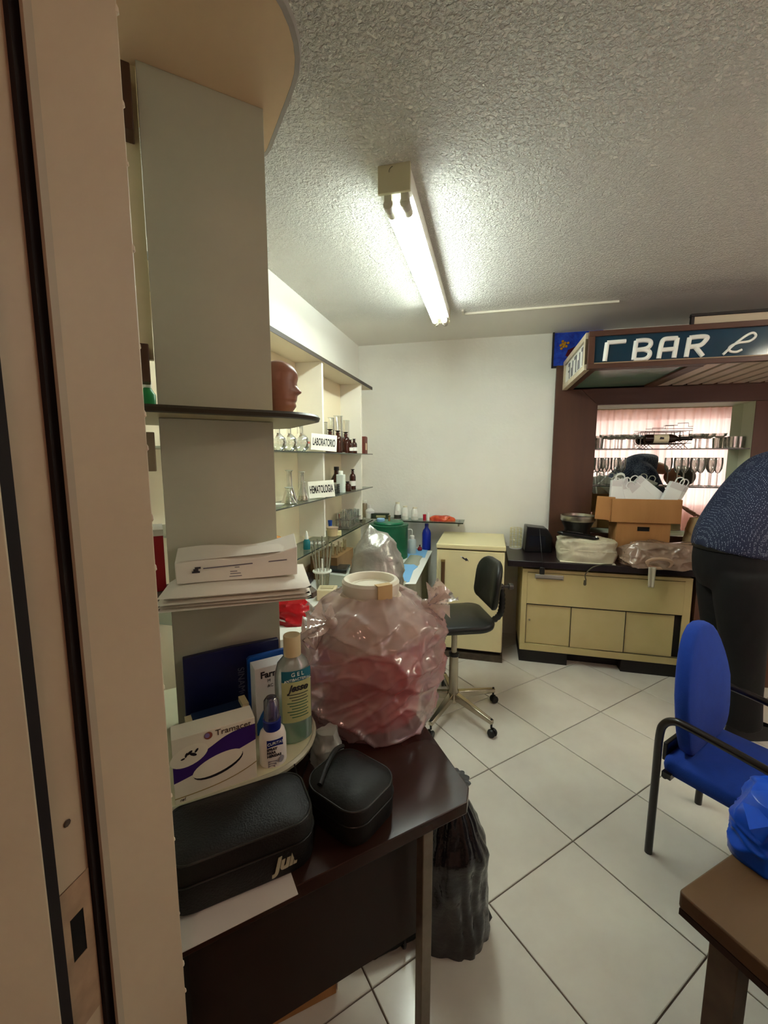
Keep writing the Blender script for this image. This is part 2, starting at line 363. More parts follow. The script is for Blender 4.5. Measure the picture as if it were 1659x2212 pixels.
# ================================================================= the bar
WOOD = mat('dark_stained_wood', '#4a2f22', .45, col2='#5e3d2b', vscale=7, stretch=(1, 1, .12), bump=.12, bscale=40, detail=6)
WOODH = mat('dark_stained_wood_horizontal', '#472c20', .45, col2='#5a3a29', vscale=7, stretch=(.12, 1, 1), bump=.12, bscale=40, detail=6)
LWOOD = mat('pale_frame_paint', '#c9bba0', .4, var=.12, vscale=12)
REVEAL = mat('niche_white_paint', '#d9dbc0', .5)
bar = rootR('bar_surround', 'dark wooden bar surround framing the mirrored niche', 'bar', 1.6, 0, 0)
def B(mb, name, m, parent=None, **k):                     # parts given in room coordinates
    p = parent or bar; o = mb.build(name, m, p, **k); return o
bu = 1.6
MB().prism([(0, .97), (NU0-bu, .97), (NU0-bu, NZ1), (0, 2.19)][::-1], 0, .035, M=Matrix(((1,0,0,0),(0,0,-1,0),(0,1,0,0),(0,0,0,1)))).build('post', WOOD, bar, bevel=.002)
MB().box(0, NU0-bu, -.035, 0, .765, .97).build('post', WOOD, bar)
MB().prism([(.002, 2.19), (NU0-bu, NZ1+.001), (NU1-bu, NZ1+.001), (1.75, NZ1+.001), (1.75, 2.19)], 0, .034, M=Matrix(((1,0,0,0),(0,0,-1,0),(0,1,0,0),(0,0,0,1)))).build('header', WOODH, bar, bevel=.002)
MB().box(NU1-bu, 1.75, -.034, 0, .765, NZ1).build('post', WOOD, bar, bevel=.002)
MB().box(NU0-bu, NU1-bu, -.034, 0, .765, NZ0).build('sill_panel', WOODH, bar)
MB().box(NU0-bu-.018, NU0-bu, 0, NV, NZ0, NZ1).box(NU1-bu, NU1-bu+.018, -.03, NV, NZ0, NZ1).box(NU0-bu, NU1-bu, 0, NV, NZ1-.001, NZ1+.018).box(NU0-bu, NU1-bu, 0, NV, NZ0-.018, NZ0).build('niche_lining', REVEAL, bar, label='pale painted lining of the niche')
MB().box(NU0-bu, NU1-bu, NV, NV+.006, NZ0, NZ1).build('mirror', mat('mirror_silver', '#e8ece4', .0, metal=1), bar, label='mirror at the back of the niche')
GLASS_EDGE = film('green_glass_shelf', '#cfe0d2', .10, .25, .03)
def glass_shelf(parent, x0, x1, y0, y1, z):
    o = MB().box(x0, x1, y0, y1, z-.006, z).build('glass_shelf', GLASS_EDGE, parent)
    MB().box(x0, x1, y0-.0012, y0, z-.0062, z+.0002).build('shelf_edge', mat('dark_glass_edge', '#2c332a', .15, spec=.8), o)
    return o
GZ1, GZ2 = 1.556, 1.272
glass_shelf(bar, NU0-bu+.002, NU1-bu-.002, -.02, NV-.004, GZ1)
glass_shelf(bar, NU0-bu+.002, NU1-bu-.002, -.02, NV-.004, GZ2)
# stained glass panel above the post
sg = rootR('stained_glass_panel', 'blue stained-glass panel with yellow blossom above the bar post', 'stained glass', 1.575, -.012, 2.19)
MB().box(0, .34, -.004, .010, 0, .245).build('glass', mat('cobalt_glass', '#0b2a9c', .12, col2='#1b4fd0', vscale=28, bump=.5, bscale=70), sg)
MB().box(-.012, 0, -.01, .012, -.012, .25).box(-.012, .34, -.01, .012, -.012, 0).build('lead_frame', mat('lead_dark', '#1c1a20', .5), sg)
MB().prism([(.085, .075), (.10, .115), (.125, .125), (.30, .215), (.33, .17), (.15, .075), (.125, .045)], 0, .006, M=Matrix(((1,0,0,0),(0,0,-1,-.004),(0,1,0,0),(0,0,0,1)))).build('bottle_motif', mat('ruby_glass', '#4a0a18', .15), sg, label='dark red bottle shape')
fm = mat('amber_glass', '#b98a1e', .2)
for k in range(9):
    a = k*2.4; r = .006+.0035*k; MB().lathe([(0, 0), (.011, 0), (.008, .007), (0, .008)], (.068+r*math.cos(a), -.0045, .155+r*math.sin(a)), 8, M=rotm('X', 90)).build('petal', fm, sg)
# canopy with the sign
cn = rootR('bar_canopy', 'dark wooden canopy with teal sign panel hanging over the bar', 'canopy', 1.66, -.843, 2.003)
CW, CD, CH = 1.72, .84, .212
MB().box(0, CW, 0, .03, 0, .028).build('front_rail', WOODH, cn, bevel=.002)
MB().box(0, CW, 0, .03, CH-.03, CH).build('front_rail', WOODH, cn, bevel=.002)
MB().box(0, .035, 0, .03, .028, CH-.03).build('front_stile', WOOD, cn, bevel=.002)
MB().box(CW-.05, CW, 0, .03, .028, CH-.03).build('front_stile', WOOD, cn, bevel=.002)
MB().box(.035, CW-.05, -.004, .0, .026, .032).build('bead', mat('bead_tan', '#8f7a5f', .4), cn)
sp_ = MB().box(.035, CW-.05, .016, .024, .028, CH-.03).build('sign_panel', mat('teal_sign_glass', '#0d3140', .12, col2='#123a52', vscale=3), cn, label='dark teal glass sign panel')
LET = mat('white_letters', '#eef1ea', .4)
# the sign: a corner stroke, BAR and a looped cocktail glyph
def stroke(paths, x0, w, h=.104, r=.0125):
    mb = MB()
    for p in paths: mb.tube(arc([(x0+q[0]*w, .012, .040+q[1]*h) for q in p], 5) if len(p) > 3 else [(x0+q[0]*w, .012, .040+q[1]*h) for q in p], r, 8)
    return mb.build('lettering', LET, sp_)
stroke([[(.05, 0), (.12, 1)], [(.12, 1), (1, 1.02)]], .088, .11)
stroke([[(0, 0), (.08, 1)], [(.08, 1), (.55, 1.02), (.9, .95), (.95, .75), (.7, .57), (.1, .52)], [(.1, .52), (.6, .52), (.92, .38), (.9, .15), (.6, 0), (0, 0)]], .245, .085)
stroke([[(0, 0), (.10, .75), (.2, .97), (.4, 1.02), (.95, 1.02)], [(.95, 1.02), (.85, 0)], [(.08, .45), (.88, .47)]], .372, .09)
stroke([[(0, 0), (.1, 1)], [(.1, 1), (.65, 1.03), (.98, .98), (.9, .78), (.65, .58), (.1, .53)], [(.42, .53), (.85, .02)]], .508, .095)
lp_ = arc([(.520, .012, .045), (.556, .012, .09), (.600, .012, .135), (.628, .012, .150), (.640, .012, .132), (.618, .012, .108), (.575, .012, .102), (.545, .012, .084), (.545, .012, .062), (.570, .012, .055), (.592, .012, .066)], 6)
MB().tube([Vector((.685+(p.x-.52)*1.2, p.y, p.z)) for p in lp_], .0065, 8).build('lettering', LET, sp_)
# left side panel in a pale frame
sd = MB()
for (a, b, c, d) in ((.03, CD-.02, 0, .032), (.03, CD-.02, CH-.034, CH), (.03, .085, .032, CH-.034), (CD-.075, CD-.02, .032, CH-.034)): sd.box(-.012, .02, a, b, c, d)
side = sd.build('side_frame', LWOOD, cn, bevel=.002)
MB().box(0, .012, .085, CD-.075, .032, CH-.034).build('side_panel', mat('side_panel_white', '#f2f1ea', .3), cn, label='white lettered side panel')
dk = mat('faded_lettering', '#6d6a70', .5); x = .14
for k, (h, w) in enumerate(((.11, .05), (.10, .07), (.11, .075), (.10, .07), (.11, .06))):
    q = MB(); q.box(-.003, .0005, x, x+w*.28, .05, .05+h)
    if k in (0, 2, 4): q.box(-.003, .0005, x, x+w, .05+h-.02, .05+h)
    if k in (1, 3): q.box(-.003, .0005, x+w*.6, x+w*.85, .05, .05+h*.6)
    if k == 4: q.box(-.003, .0005, x, x+w, .05+h*.45, .05+h*.55)
    q.build('lettering', dk, cn); x += w+.045
# underside
MB().box(.02, .62, .03, .07, 0, .02).box(.02, 1.66, CD-.05, CD, 0, .02).box(.02, .06, .07, CD-.05, 0, .02).box(.545, .62, .07, CD-.05, 0, .045).build('soffit_frame', WOOD, cn, bevel=.002)
MB().box(.06, .545, .07, CD-.05, .012, .018).build('soffit_panel', mat('green_soffit_glass', '#5d8474', .25, col2='#6f8f75', vscale=5), cn, label='grey-green underside panel')
SL = mat('slat_paint', '#d9c4b2', .45)
for k in range(11):
    a = .632+k*.094; MB().box(a, a+.068, .035, CD-.055, .004, .018).build('slat', SL, cn, bevel=.001)
MB().box(.62, CW-.01, .03, CD-.01, .040, .046).build('slat_backing', mat('dark_gap', '#15100c', .9), cn)
MB().box(.0, CW, .03, CD, CH-.012, CH-.002).build('canopy_top', WOODH, cn)
# dark frame lying on the canopy
fr = rootR('picture_frame', 'empty dark picture frame standing on top of the canopy', 'picture frame', 2.20, -.76, 2.2135)
FD = mat('frame_black', '#1d1714', .5)
MB().box(0, .42, -.01, .01, .062, .078).box(0, .42, -.01, .01, 0, .012).box(0, .018, -.01, .01, .012, .062).box(.402, .42, -.01, .01, .012, .062).build('frame', FD, fr, bevel=.002)
MB().box(.018, .402, -.002, .004, .012, .062).build('card', mat('frame_card', '#cbbfa5', .7), fr)

# ================================================================= low cream cabinet and black counter
CAB = mat('cabinet_enamel', '#cdbf8a', .42, col2='#c3b47c', vscale=4, bump=.05, bscale=50)
DARKG = mat('shadow_gap', '#17120c', .8)
cb = rootR('low_cabinet', 'low cream metal cabinet with sliding doors under the black counter', 'cabinet', 1.375, -.505, 0)
W, Dp, Z0, Z1 = 1.07, .46, .092, .700
MB().box(0, W, 0, .012, Z0, Z0+.05).box(0, W, 0, .012, Z1-.022, Z1).box(0, .036, 0, .012, Z0+.05, Z1-.022).box(W-.045, W, 0, .012, Z0+.05, Z1-.022).build('face_frame', CAB, cb, bevel=.0015)
MB().box(0, W, .022, Dp, Z0, Z1-.002).build('body', CAB, cb)
dr = MB().box(.036, W-.045, -.002, .020, .445, Z1-.026).build('drawer', CAB, cb, bevel=.0015)
hd = MB().box(.085, .275, -.014, -.003, .635, .668).build('handle', mat('dull_chrome', '#bdb9ac', .35, metal=.55), dr, bevel=.004)
MB().box(.092, .268, -.016, -.0145, .638, .643).build('grip', mat('chrome_dark', '#6d675a', .35, metal=.5), hd)
for (a, b, y) in ((.040, .342, .012), (.335, .690, .004), (.684, .985, .012)):
    d = MB().box(a, b, y, y+.008, Z0+.053, .436).build('sliding_door', CAB, cb, bevel=.001)
    if a < .1: MB().lathe([(0, -.012), (.006, -.012), (.007, -.004), (.003, 0), (0, 0)], (a+.022, y, .32), 10, M=rotm('X', -90)).build('lock', mat('lock_steel', '#8e8872', .3, metal=.9), d)
for x in (.037, .3385, .687): MB().box(x-.0022, x+.0022, .0015, .0045, Z0+.053, .437).build('door_gap_shade', DARKG, cb)  # thin dark strips that put shade along the door edges
MB().box(.037, W-.046, .0015, .0045, .438, .443).build('door_gap_shade', DARKG, cb)
MB().box(.03, W-.04, .0205, .0215, Z0+.05, .445).build('track_recess', DARKG, cb)
BLK = mat('black_plinth', '#14110e', .6)
for (a, b) in ((.0, .33), (.68, 1.07)): MB().box(a, b, .01, .38, 0, Z0).build('plinth', BLK, cb, bevel=.002)
MB().box(.33, .68, .10, .38, 0.0, Z0).build('plinth', BLK, cb)
CTOP = mat('black_counter_laminate', '#1b1517', .28, col2='#241c1f', vscale=9)
CZ = .765
ct = rootR('bar_counter', 'black bar counter top above the cream cabinet', 'counter', 1.27, 0, 0)
MB().box(0, 2.9, -.545, -.036, CZ-.045, CZ).build('counter_top', CTOP, ct, bevel=.003)
MB().box(1.20, 2.85, -.50, -.04, 0, CZ-.045).build('counter_base', WOOD, ct)

# ================================================================= fridge
FRI = mat('fridge_cream', '#e9dfae', .35, var=.03, vscale=5, bump=.03, bscale=120)
fg = rootR('small_fridge', 'small cream refrigerator with brown vertical handle', 'refrigerator', .765, -.570, 0)
FW = .484
MB().box(0, FW, .045, .52, .065, .828).build('body', FRI, fg, bevel=.006)
dz = MB().box(0, FW-.002, 0, .040, .075, .822).build('door', FRI, fg, bevel=.007)
hn = MB().box(.035, .062, -.022, 0, .475, .735).build('handle', mat('brown_handle', '#5d4327', .4), dz, bevel=.003)
MB().box(.034, .063, -.024, -.002, .735, .75).box(.034, .063, -.024, -.002, .46, .475).build('handle_cap', mat('handle_gold', '#a08a58', .35, metal=.6), hn)
bd = MB().box(.365, .41, -.003, 0, .742, .782).build('badge', mat('badge_black', '#1c1a1a', .3), dz)
MB().box(.368, .407, -.0042, -.003, .744, .752).build('badge_strip', mat('badge_silver', '#b8b4aa', .3, metal=.8), bd)
sq = MB().prism([(.178, .772), (.190, .776), (.205, .764), (.214, .770), (.226, .757), (.231, .741), (.222, .752), (.212, .745), (.205, .755), (.195, .760)], -.0016, -.0004, M=Matrix(((1,0,0,0),(0,0,1,0),(0,1,0,0),(0,0,0,1)))).build('sticker', mat('sticker_dark', '#2c2a36', .5), dz, label='small bird sticker')
MB().prism([(.170, .782), (.180, .781), (.186, .772), (.178, .770)], -.0016, -.0004, M=Matrix(((1,0,0,0),(0,0,1,0),(0,1,0,0),(0,0,0,1)))).build('sticker_wing', mat('sticker_white', '#f2f2ee', .5), sq)
MB().box(.004, FW-.004, .041, .045, .08, .82).build('door_seal', mat('seal_dark', '#4b4632', .7), fg)
MB().box(-.004, FW+.004, -.006, .53, .831, .866).build('top', FRI, fg, bevel=.006)
MB().box(.002, FW-.002, .01, .52, .822, .832).build('top_gap', mat('seal_dark', '#4b4632', .7), fg)
MB().box(-.01, FW+.005, .0, .52, 0, .045).build('plinth', mat('worn_dark_wood', '#4a4032', .7, var=.3, vscale=20), fg)
MB().box(.01, FW-.01, .03, .5, .045, .066).build('plinth_gap', DARKG, fg)

# ================================================================= shelf unit on the left wall
SHW = mat('shelf_melamine', '#ebe7da', .4, var=.02, vscale=3)
SHT = mat('shelf_top_tan', '#d8cbb2', .5)
SU = .17; STOPZ = 2.035
su = rootR('wall_shelves', 'white wall shelf unit with glass shelves on the left wall', 'shelf unit', 0, 0, 0)
MB().box(0, SU+.01, -2.6, -.22, STOPZ, STOPZ+.018).build('top_board', SHT, su)
MB().box(SU+.009, SU+.012, -2.6, -.22, STOPZ-.002, STOPZ+.020).build('edge_strip', mat('dark_edge_strip', '#3c332b', .5), su)
MB().box(0, .006, -2.6, -.0, .55, STOPZ).build('back_panel', mat('shelf_back_cream', '#ecdfc0', .5), su)
LZ, HZ, BZ = 1.520, 1.250, .972
for v in (-2.05, -1.255, -.49):
    for (a, b) in ((LZ, STOPZ), (HZ, LZ-.007), (BZ+.04, HZ-.007)):
        MB().box(.006, SU, v-.011, v+.011, a, b).build('divider', SHW, su, bevel=.001)
for z in (LZ, HZ, BZ):
    o = MB().box(.006, SU+.012, -2.55, -.22, z-.006, z).build('glass_shelf', GLASS_EDGE, su)
    MB().box(SU+.012, SU+.0135, -2.55, -.22, z-.0063, z+.0003).build('shelf_edge', mat('dark_glass_edge', '#2c332a', .15), o)
# shelf on the back wall
bs = rootR('back_wall_shelf', 'narrow glass shelf on the back wall above the green drum', 'shelf', 0, 0, 0)
o = MB().box(.20, .93, -.20, -.002, BZ-.012, BZ-.004).build('glass_shelf', GLASS_EDGE, bs)
MB().box(.20, .93, -.2015, -.20, BZ-.013, BZ-.0035).build('shelf_edge', MATS['dark_glass_edge'], o)
for u in (.24, .89): MB().box(u-.006, u+.006, -.16, -.002, BZ-.04, BZ-.012).build('bracket', mat('bracket_steel', '#8f8c84', .4, metal=.8), bs)
# counter along the left wall
KZ = .72
lc = rootR('lab_counter', 'white laboratory counter along the left wall', 'counter', 0, 0, 0)
MB().box(.008, .63, -2.25, -.03, KZ-.03, KZ).build('counter_top', mat('counter_white', '#dfe0da', .35), lc, bevel=.003)
for v in (-2.2, -1.1, -.1): MB().box(.03, .60, v-.015, v+.015, 0, KZ-.03).build('support', SHW, lc)
MB().box(.012, .03, -2.2, -.05, 0, KZ-.03).build('back_panel', SHW, lc)

# ================================================================= dark desk by the door
DESK = mat('desk_laminate', '#33201a', .22, col2='#3b271f', vscale=10, stretch=(.3, 1, 1))
DESKE = mat('desk_panel_brown', '#2a1c14', .5)
STEEL = mat('grey_steel', '#8a8172', .4, metal=.5, var=.15, vscale=30)
DZ = .74
dk_ = rootS('desk', 'dark laminate desk with steel legs beside the doorway', 'desk', 0, 0, 0)
MB().prism([(-.285, -.436), (.285, -.436), (.316, -.405), (.35, -.2), (.41, .2), (-.285, .2)], DZ-.028, DZ).build('desk_top', DESK, dk_, bevel=.002)
for (s, t) in ((.196, -.405), (.36, .17)): MB().box(s-.013, s+.013, t-.013, t+.013, 0, DZ-.028).build('leg', STEEL, dk_, bevel=.002)
MB().box(-.20, -.17, -.33, -.30, 0, DZ-.028).build('leg', mat('leg_brown', '#5b3a1f', .5), dk_, bevel=.002)
MB().box(-.275, -.245, .15, .18, 0, DZ-.028).build('leg', MATS['leg_brown'], dk_, bevel=.002)
MB().box(-.285, -.270, -.40, .1, 0, DZ-.028).build('side_panel', mat('desk_side_black', '#120d0a', .6), dk_)
MB().box(-.20, .183, -.392, -.372, DZ-.075, DZ-.028).build('rail', DESKE, dk_)
MB().box(-.27, .21, -.36, -.342, .375, DZ-.028).build('modesty_panel', DESKE, dk_)

# ================================================================= corner shelves standing on the desk
PAN = mat('partition_grey_white', '#b9b7a4', .5, var=.03, vscale=4)
PEACH = mat('shelf_underside_peach', '#d9bb98', .5, var=.03, vscale=5)
cs = rootS('corner_shelves', 'tall grey shelf panel carrying rounded corner shelves by the door', 'shelf unit', 0, 0, 0)
MB().box(-.254, 0, 0, .018, 1.589, 2.28).build('upper_panel', PAN, cs, bevel=.001)
MB().box(-.254, 0, 0, .018, .834, 1.573).build('lower_panel', PAN, cs, bevel=.001)
def rshelf(z0, z1, front, right, back, rad, m, name, edge=None):
    P = rrect(-.30, right, front, back, (.0, rad, min(.08, rad), .0), 10)
    o = MB().prism(P, z0, z1).build(name, m, cs, bevel=.0008)
    if edge:
        Q = [(p[0], p[1]) for p in P[:-1]]
        e = MB().tube([(p[0], p[1], (z0+z1)/2) for p in Q], (z1-z0)/2+.001, 6).build('edge_band', edge, o)
    return o
EDG = mat('edge_band_dark', '#3a3326', .4); EDGW = mat('edge_band_grey', '#a09a94', .35)
rshelf(2.28, 2.298, -.30, .042, .20, .21, PEACH, 'rounded_shelf', EDGW)
rshelf(1.574, 1.588, -.12, .105, .27, .11, mat('mid_shelf_olive', '#a79a74', .4), 'rounded_shelf', EDG)
MB().prism([(-.29, -.070), (.045, -.145), (.06, -.13), (.06, .10), (-.29, .10)], 1.152, 1.166).build('letter_shelf', mat('letter_shelf_dark', '#6b5f52', .5), cs, bevel=.001)
rshelf(.820, .834, -.262, .04, .20, .15, mat('foot_shelf_cream', '#d8d5b4', .35), 'rounded_shelf', mat('edge_band_pale', '#b9b9a0', .3))
MB().box(-.285, -.255, .019, .032, 1.70, 2.28).build('back_strip', mat('strip_cream', '#e8dcb8', .5), cs)
MB().box(-.283, -.2645, -.028, .018, 2.13, 2.25).build('wood_block', mat('walnut_block', '#4b2f1c', .5), cs, bevel=.002)
MB().box(-.283, -.2645, -.028, .018, 1.645, 1.723).build('wood_block', MATS['walnut_block'], cs, bevel=.002)
MB().box(-.283, -.2645, -.02, .018, 1.455, 1.54).build('wood_block', mat('taupe_block', '#8a7a62', .5), cs, bevel=.002)
for (s, t) in ((-.28, -.22), (-.28, .17), (.01, .17), (-.05, -.2)): MB().box(s-.01, s+.01, t-.01, t+.01, DZ, .820).build('foot', mat('foot_dark', '#3a342c', .6), cs)
MB().box(-.30, -.283, -.02, .16, .846, 1.15).build('end_board', mat('end_board_brown', '#3b2218', .5), cs)

# ================================================================= brown table at the right edge
rt = root('side_table', 'worn brown wooden table at the right edge under the blue bag', 'table', (.509, .643, 0), math.radians(25))
TB = mat('worn_table_wood', '#6e5538', .45, col2='#5c4429', vscale=8, stretch=(.25, 1, 1), bump=.08, bscale=60)
MB().prism(rrect(0, 1.3, -.32, 0, .008, 3), .712, .742).build('table_top', TB, rt, bevel=.003)
MB().box(.0, 1.3, -.318, -.004, .700, .712).build('apron', mat('table_edge_dark', '#35231a', .5), rt)
for (a, b) in ((.075, -.05), (.075, -.29), (1.22, -.05), (1.22, -.29)): MB().box(a-.022, a+.022, b-.022, b+.022, 0, .70).build('leg', mat('table_leg_grey', '#6d6152', .5, var=.2, vscale=20), rt, bevel=.002)
MB().box(.10, 1.2, -.19, -.175, .15, .70).build('modesty_panel', mat('table_panel_dark', '#2a1a10', .6), rt)
MB().prism([(.165, -.110), (.180, -.100), (.186, -.112), (.200, -.128), (.192, -.130), (.176, -.122)], .742, .7426).build('chipped_patch', mat('bare_wood', '#c9b08a', .7), rt, label='pale chipped patch')
# ================================================================= black swivel chair
CHR = mat('worn_chrome', '#b5aa98', .22, metal=1); BV = mat('black_vinyl', '#171a16', .38, bump=.1, bscale=200); BP = mat('black_plastic', '#101010', .4)
HUB = Vector((.405, 2.325)); oc = root('office_chair', 'black swivel office chair on a chrome five-star base', 'office chair', (HUB.x, HUB.y, 0))
MB().lathe([(.031, .07), (.033, .09), (.033, .135), (.027, .15), (.027, .30), (.026, .36), (.0, .36)], seg=18).build('column', CHR, oc)
MB().lathe([(.030, .352), (.030, .368), (.018, .37), (.018, .352)], seg=16).build('collar', BP, oc)
MB().lathe([(.0165, .36), (.0165, .535), (0, .535)], seg=14).build('piston', CHR, oc)
for k in range(5):
    a = math.radians(-52+72*k); d = Vector((math.cos(a), math.sin(a), 0)); n = Vector((-d.y, d.x, 0))
    mb = MB(); A = d*.028; Bq = d*.285
    vs = [A+n*.017+Vector((0,0,.132)), A-n*.017+Vector((0,0,.132)), A-n*.017+Vector((0,0,.088)), A+n*.017+Vector((0,0,.088)), Bq+n*.012+Vector((0,0,.094)), Bq-n*.012+Vector((0,0,.094)), Bq-n*.012+Vector((0,0,.070)), Bq+n*.012+Vector((0,0,.070))]
    mb.add(vs, [(0,1,2,3),(4,7,6,5),(0,4,5,1),(1,5,6,2),(2,6,7,3),(3,7,4,0)])
    lg = mb.build('base_leg', CHR, oc, bevel=.004)
    ca = MB().tube([d*.278+Vector((0,0,.10)), d*.278+Vector((0,0,.048))], .006, 8)
    for sd_ in (-.011, .011): ca.lathe([(0, -.008), (.019, -.008), (.023, 0), (.019, .008), (0, .008)], d*.285+n*sd_+Vector((0,0,.0235)), 16, M=Matrix.Rotation(a+PI/2, 4, 'Z')@rotm('Y', 90))
    ca.build('caster', BP, lg)
SZ = .555; so = Vector((.010, .115, 0))
fa = math.radians(186)
P = rrect(-.205, .205, -.21, .21, (.09, .09, .06, .06), 6)
def cushion(P, z0, z1, curve=None, dome=.012):
    n = len(P); cx = sum(p[0] for p in P)/n; cy = sum(p[1] for p in P)/n; rings = [(.90, z0), (.985, z0+.008), (1, (z0+z1)/2), (.985, z1-.008), (.93, z1-.001), (.6, z1+dome*.6), (.25, z1+dome)]
    mb = MB(); vs = []; fs = []
    for (k, z) in rings: vs += [(cx+(p[0]-cx)*k, cy+(p[1]-cy)*k, z) for p in P]
    if curve: vs = [curve(Vector(v)) for v in vs]
    for r in range(len(rings)-1): fs += [(r*n+i, r*n+(i+1)%n, (r+1)*n+(i+1)%n, (r+1)*n+i) for i in range(n)]
    fs += [tuple(range(n-1, -1, -1)), tuple(range((len(rings)-1)*n, len(rings)*n))]
    return mb.add(vs, fs)
# local chair frame: +y is forward, turned so that the chair faces left
rzc = fa-PI/2
cushion(P, SZ-.05, SZ, lambda v: Vector((v.x, v.y, v.z-.25*max(0, v.y-.12)**1.3-.0+ .12*max(0, -v.y-.1)))).build('seat', BV, oc, smooth=60, loc=so, rot=(0, 0, rzc))
MB().box(-.09, .09, -.12, .10, SZ-.075, SZ-.045).build('seat_plate', BP, oc, bevel=.006, loc=so, rot=(0, 0, rzc))
PB = rrect(-.175, .175, -.135, .135, (.05, .05, .11, .11), 6)
bk = cushion(PB, -.02, .02, lambda v: Vector((v.x, -.235-v.x*v.x*-1.1+v.z*1-.05*v.y*0, 0))+Vector((0, -.12*(v.y), SZ+.20+v.y)), .006)
bko = bk.build('backrest', BV, oc, smooth=60, loc=so, rot=(0, 0, rzc))
sp_path = arc([(0, -.05, SZ-.055), (0, -.20, SZ-.06), (0, -.285, SZ-.02), (0, -.302, SZ+.07), (0, -.29, SZ+.17)], 8)
rs = [.017+.004*(i % 2) for i in range(len(sp_path))]
MB().tube(sp_path, rs, 12).build('back_support', BP, oc, smooth=80, loc=so, rot=(0, 0, rzc), label='ribbed black support arm')
MB().tube([(0, -.275, SZ+.16), (0, -.302, SZ+.16)], .02, 12).tube([(0, -.302, SZ+.16), (0, -.34, SZ+.16)], .009, 10).tube([(0, -.34, SZ+.16), (0, -.365, SZ+.16)], [.02, .017], 12).build('adjusting_knob', mat('knob_grey', '#4a4740', .4), oc, loc=so, rot=(0, 0, rzc))
MB().tube([(0.05, -.10, SZ-.06), (.15, -.13, SZ-.075), (.22, -.13, SZ-.08)], .006, 8).build('lever', CHR, oc, loc=so, rot=(0, 0, rzc))

# ================================================================= blue armchair
BLUE = mat('royal_blue_fabric', '#063a9e', .9, sheen=.05, bump=.25, bscale=420, var=.06, vscale=30)
TBK = mat('black_tube_enamel', '#1b1512', .28, coat=.3)
am = Vector((1.004+1.362, 1.431+1.66))/2; rz = math.atan2(.229, .358)
bc = root('blue_armchair', 'royal blue upholstered visitor chair with black tube arms', 'chair', (am.x, am.y, 0), rz)
for s in (-1, 1):
    x = s*.2125
    pth = [(x, .0, .0), (x*1.02, -.004, .30), (x*1.03, -.006, .48), (x*1.03, -.018, .535), (x*1.03, -.05, .562), (x*1.03, -.10, .564), (x*1.03, -.30, .545), (x*1.03, -.40, .53), (x*1.03, -.437, .50), (x*1.02, -.45, .44), (x, -.47, 0)]
    MB().tube([(x, 0, 0), (x, 0, .02)]+arc(pth[1:-1], 6)+[(x, -.47, .02), (x, -.47, 0)], .0135, 12).build('tube_frame', TBK, bc, label='bent black tube forming legs and armrest')
    MB().box(min(x, x*.8), max(x, x*.8), -.05, -.02, .33, .35).build('seat_bracket', TBK, bc)
def seatc(v): return Vector((v.x, v.y, v.z-.06*max(0, -v.y-.36)-.0))
cushion(rrect(-.20, .20, -.46, -.01, (.07, .07, .03, .03), 6), .335, .395, None, .016).build('seat', BLUE, bc, smooth=60)
PB = []
for k in range(28):
    a = 2*PI*k/28; PB.append((.19*math.copysign(abs(math.cos(a))**(.72 if math.sin(a) > 0 else .34), math.cos(a)), .235*math.copysign(abs(math.sin(a))**(.75 if math.sin(a) < 0 else .95), math.sin(a))))
PB = [(x*(1-.25*max(0, y)/.235), y) for x, y in PB]
cushion(PB, -.028, .024, lambda v: Vector((v.x, -.035-v.z+.16*(v.y)*.6+.5*v.x*v.x*-1, .635+v.y)), .01).build('backrest', BLUE, bc, smooth=60)
MB().box(-.16, .16, -.012, .004, .36, .43).build('back_bracket', TBK, bc, bevel=.003)
MB().tube([(-.2125, -.03, .335), (.2125, -.03, .335)], .010, 10).tube([(-.2125, -.40, .335), (.2125, -.40, .335)], .010, 10).build('cross_tube', TBK, bc)

# ================================================================= person leaning over the bar counter
SKIN = mat('skin', '#a9745a', .5, sss=.0)
def skinmesh(name, verts, edges, radii, m, parent, sub=2, rootv=0):
    me = bpy.data.meshes.new(name); me.from_pydata(verts, edges, []); me.update()
    o = bpy.data.objects.new(name, me); COL.objects.link(o); o.parent = parent
    md = o.modifiers.new('skin', 'SKIN'); md.use_smooth_shade = True; md.branch_smoothing = .4
    for i, r in enumerate(radii):
        rr = r if isinstance(r, tuple) else (r, r); me.skin_vertices[0].data[i].radius = rr
        me.skin_vertices[0].data[i].use_root = (i == rootv)
    s = o.modifiers.new('subdivision', 'SUBSURF'); s.levels = s.render_levels = sub
    me.materials.append(m); return o
PX, PY = 1.90, 2.22
ps = root('person', 'person in dark dotted shirt and black trousers bending over the counter', 'person', (PX, PY, 0))
def chain(pts, base, verts, edges, radii, frm=None):
    last = frm
    for (p, r) in pts:
        verts.append(p); radii.append(r); i = len(verts)-1
        if last is not None: edges.append((last, i))
        last = i
    return last
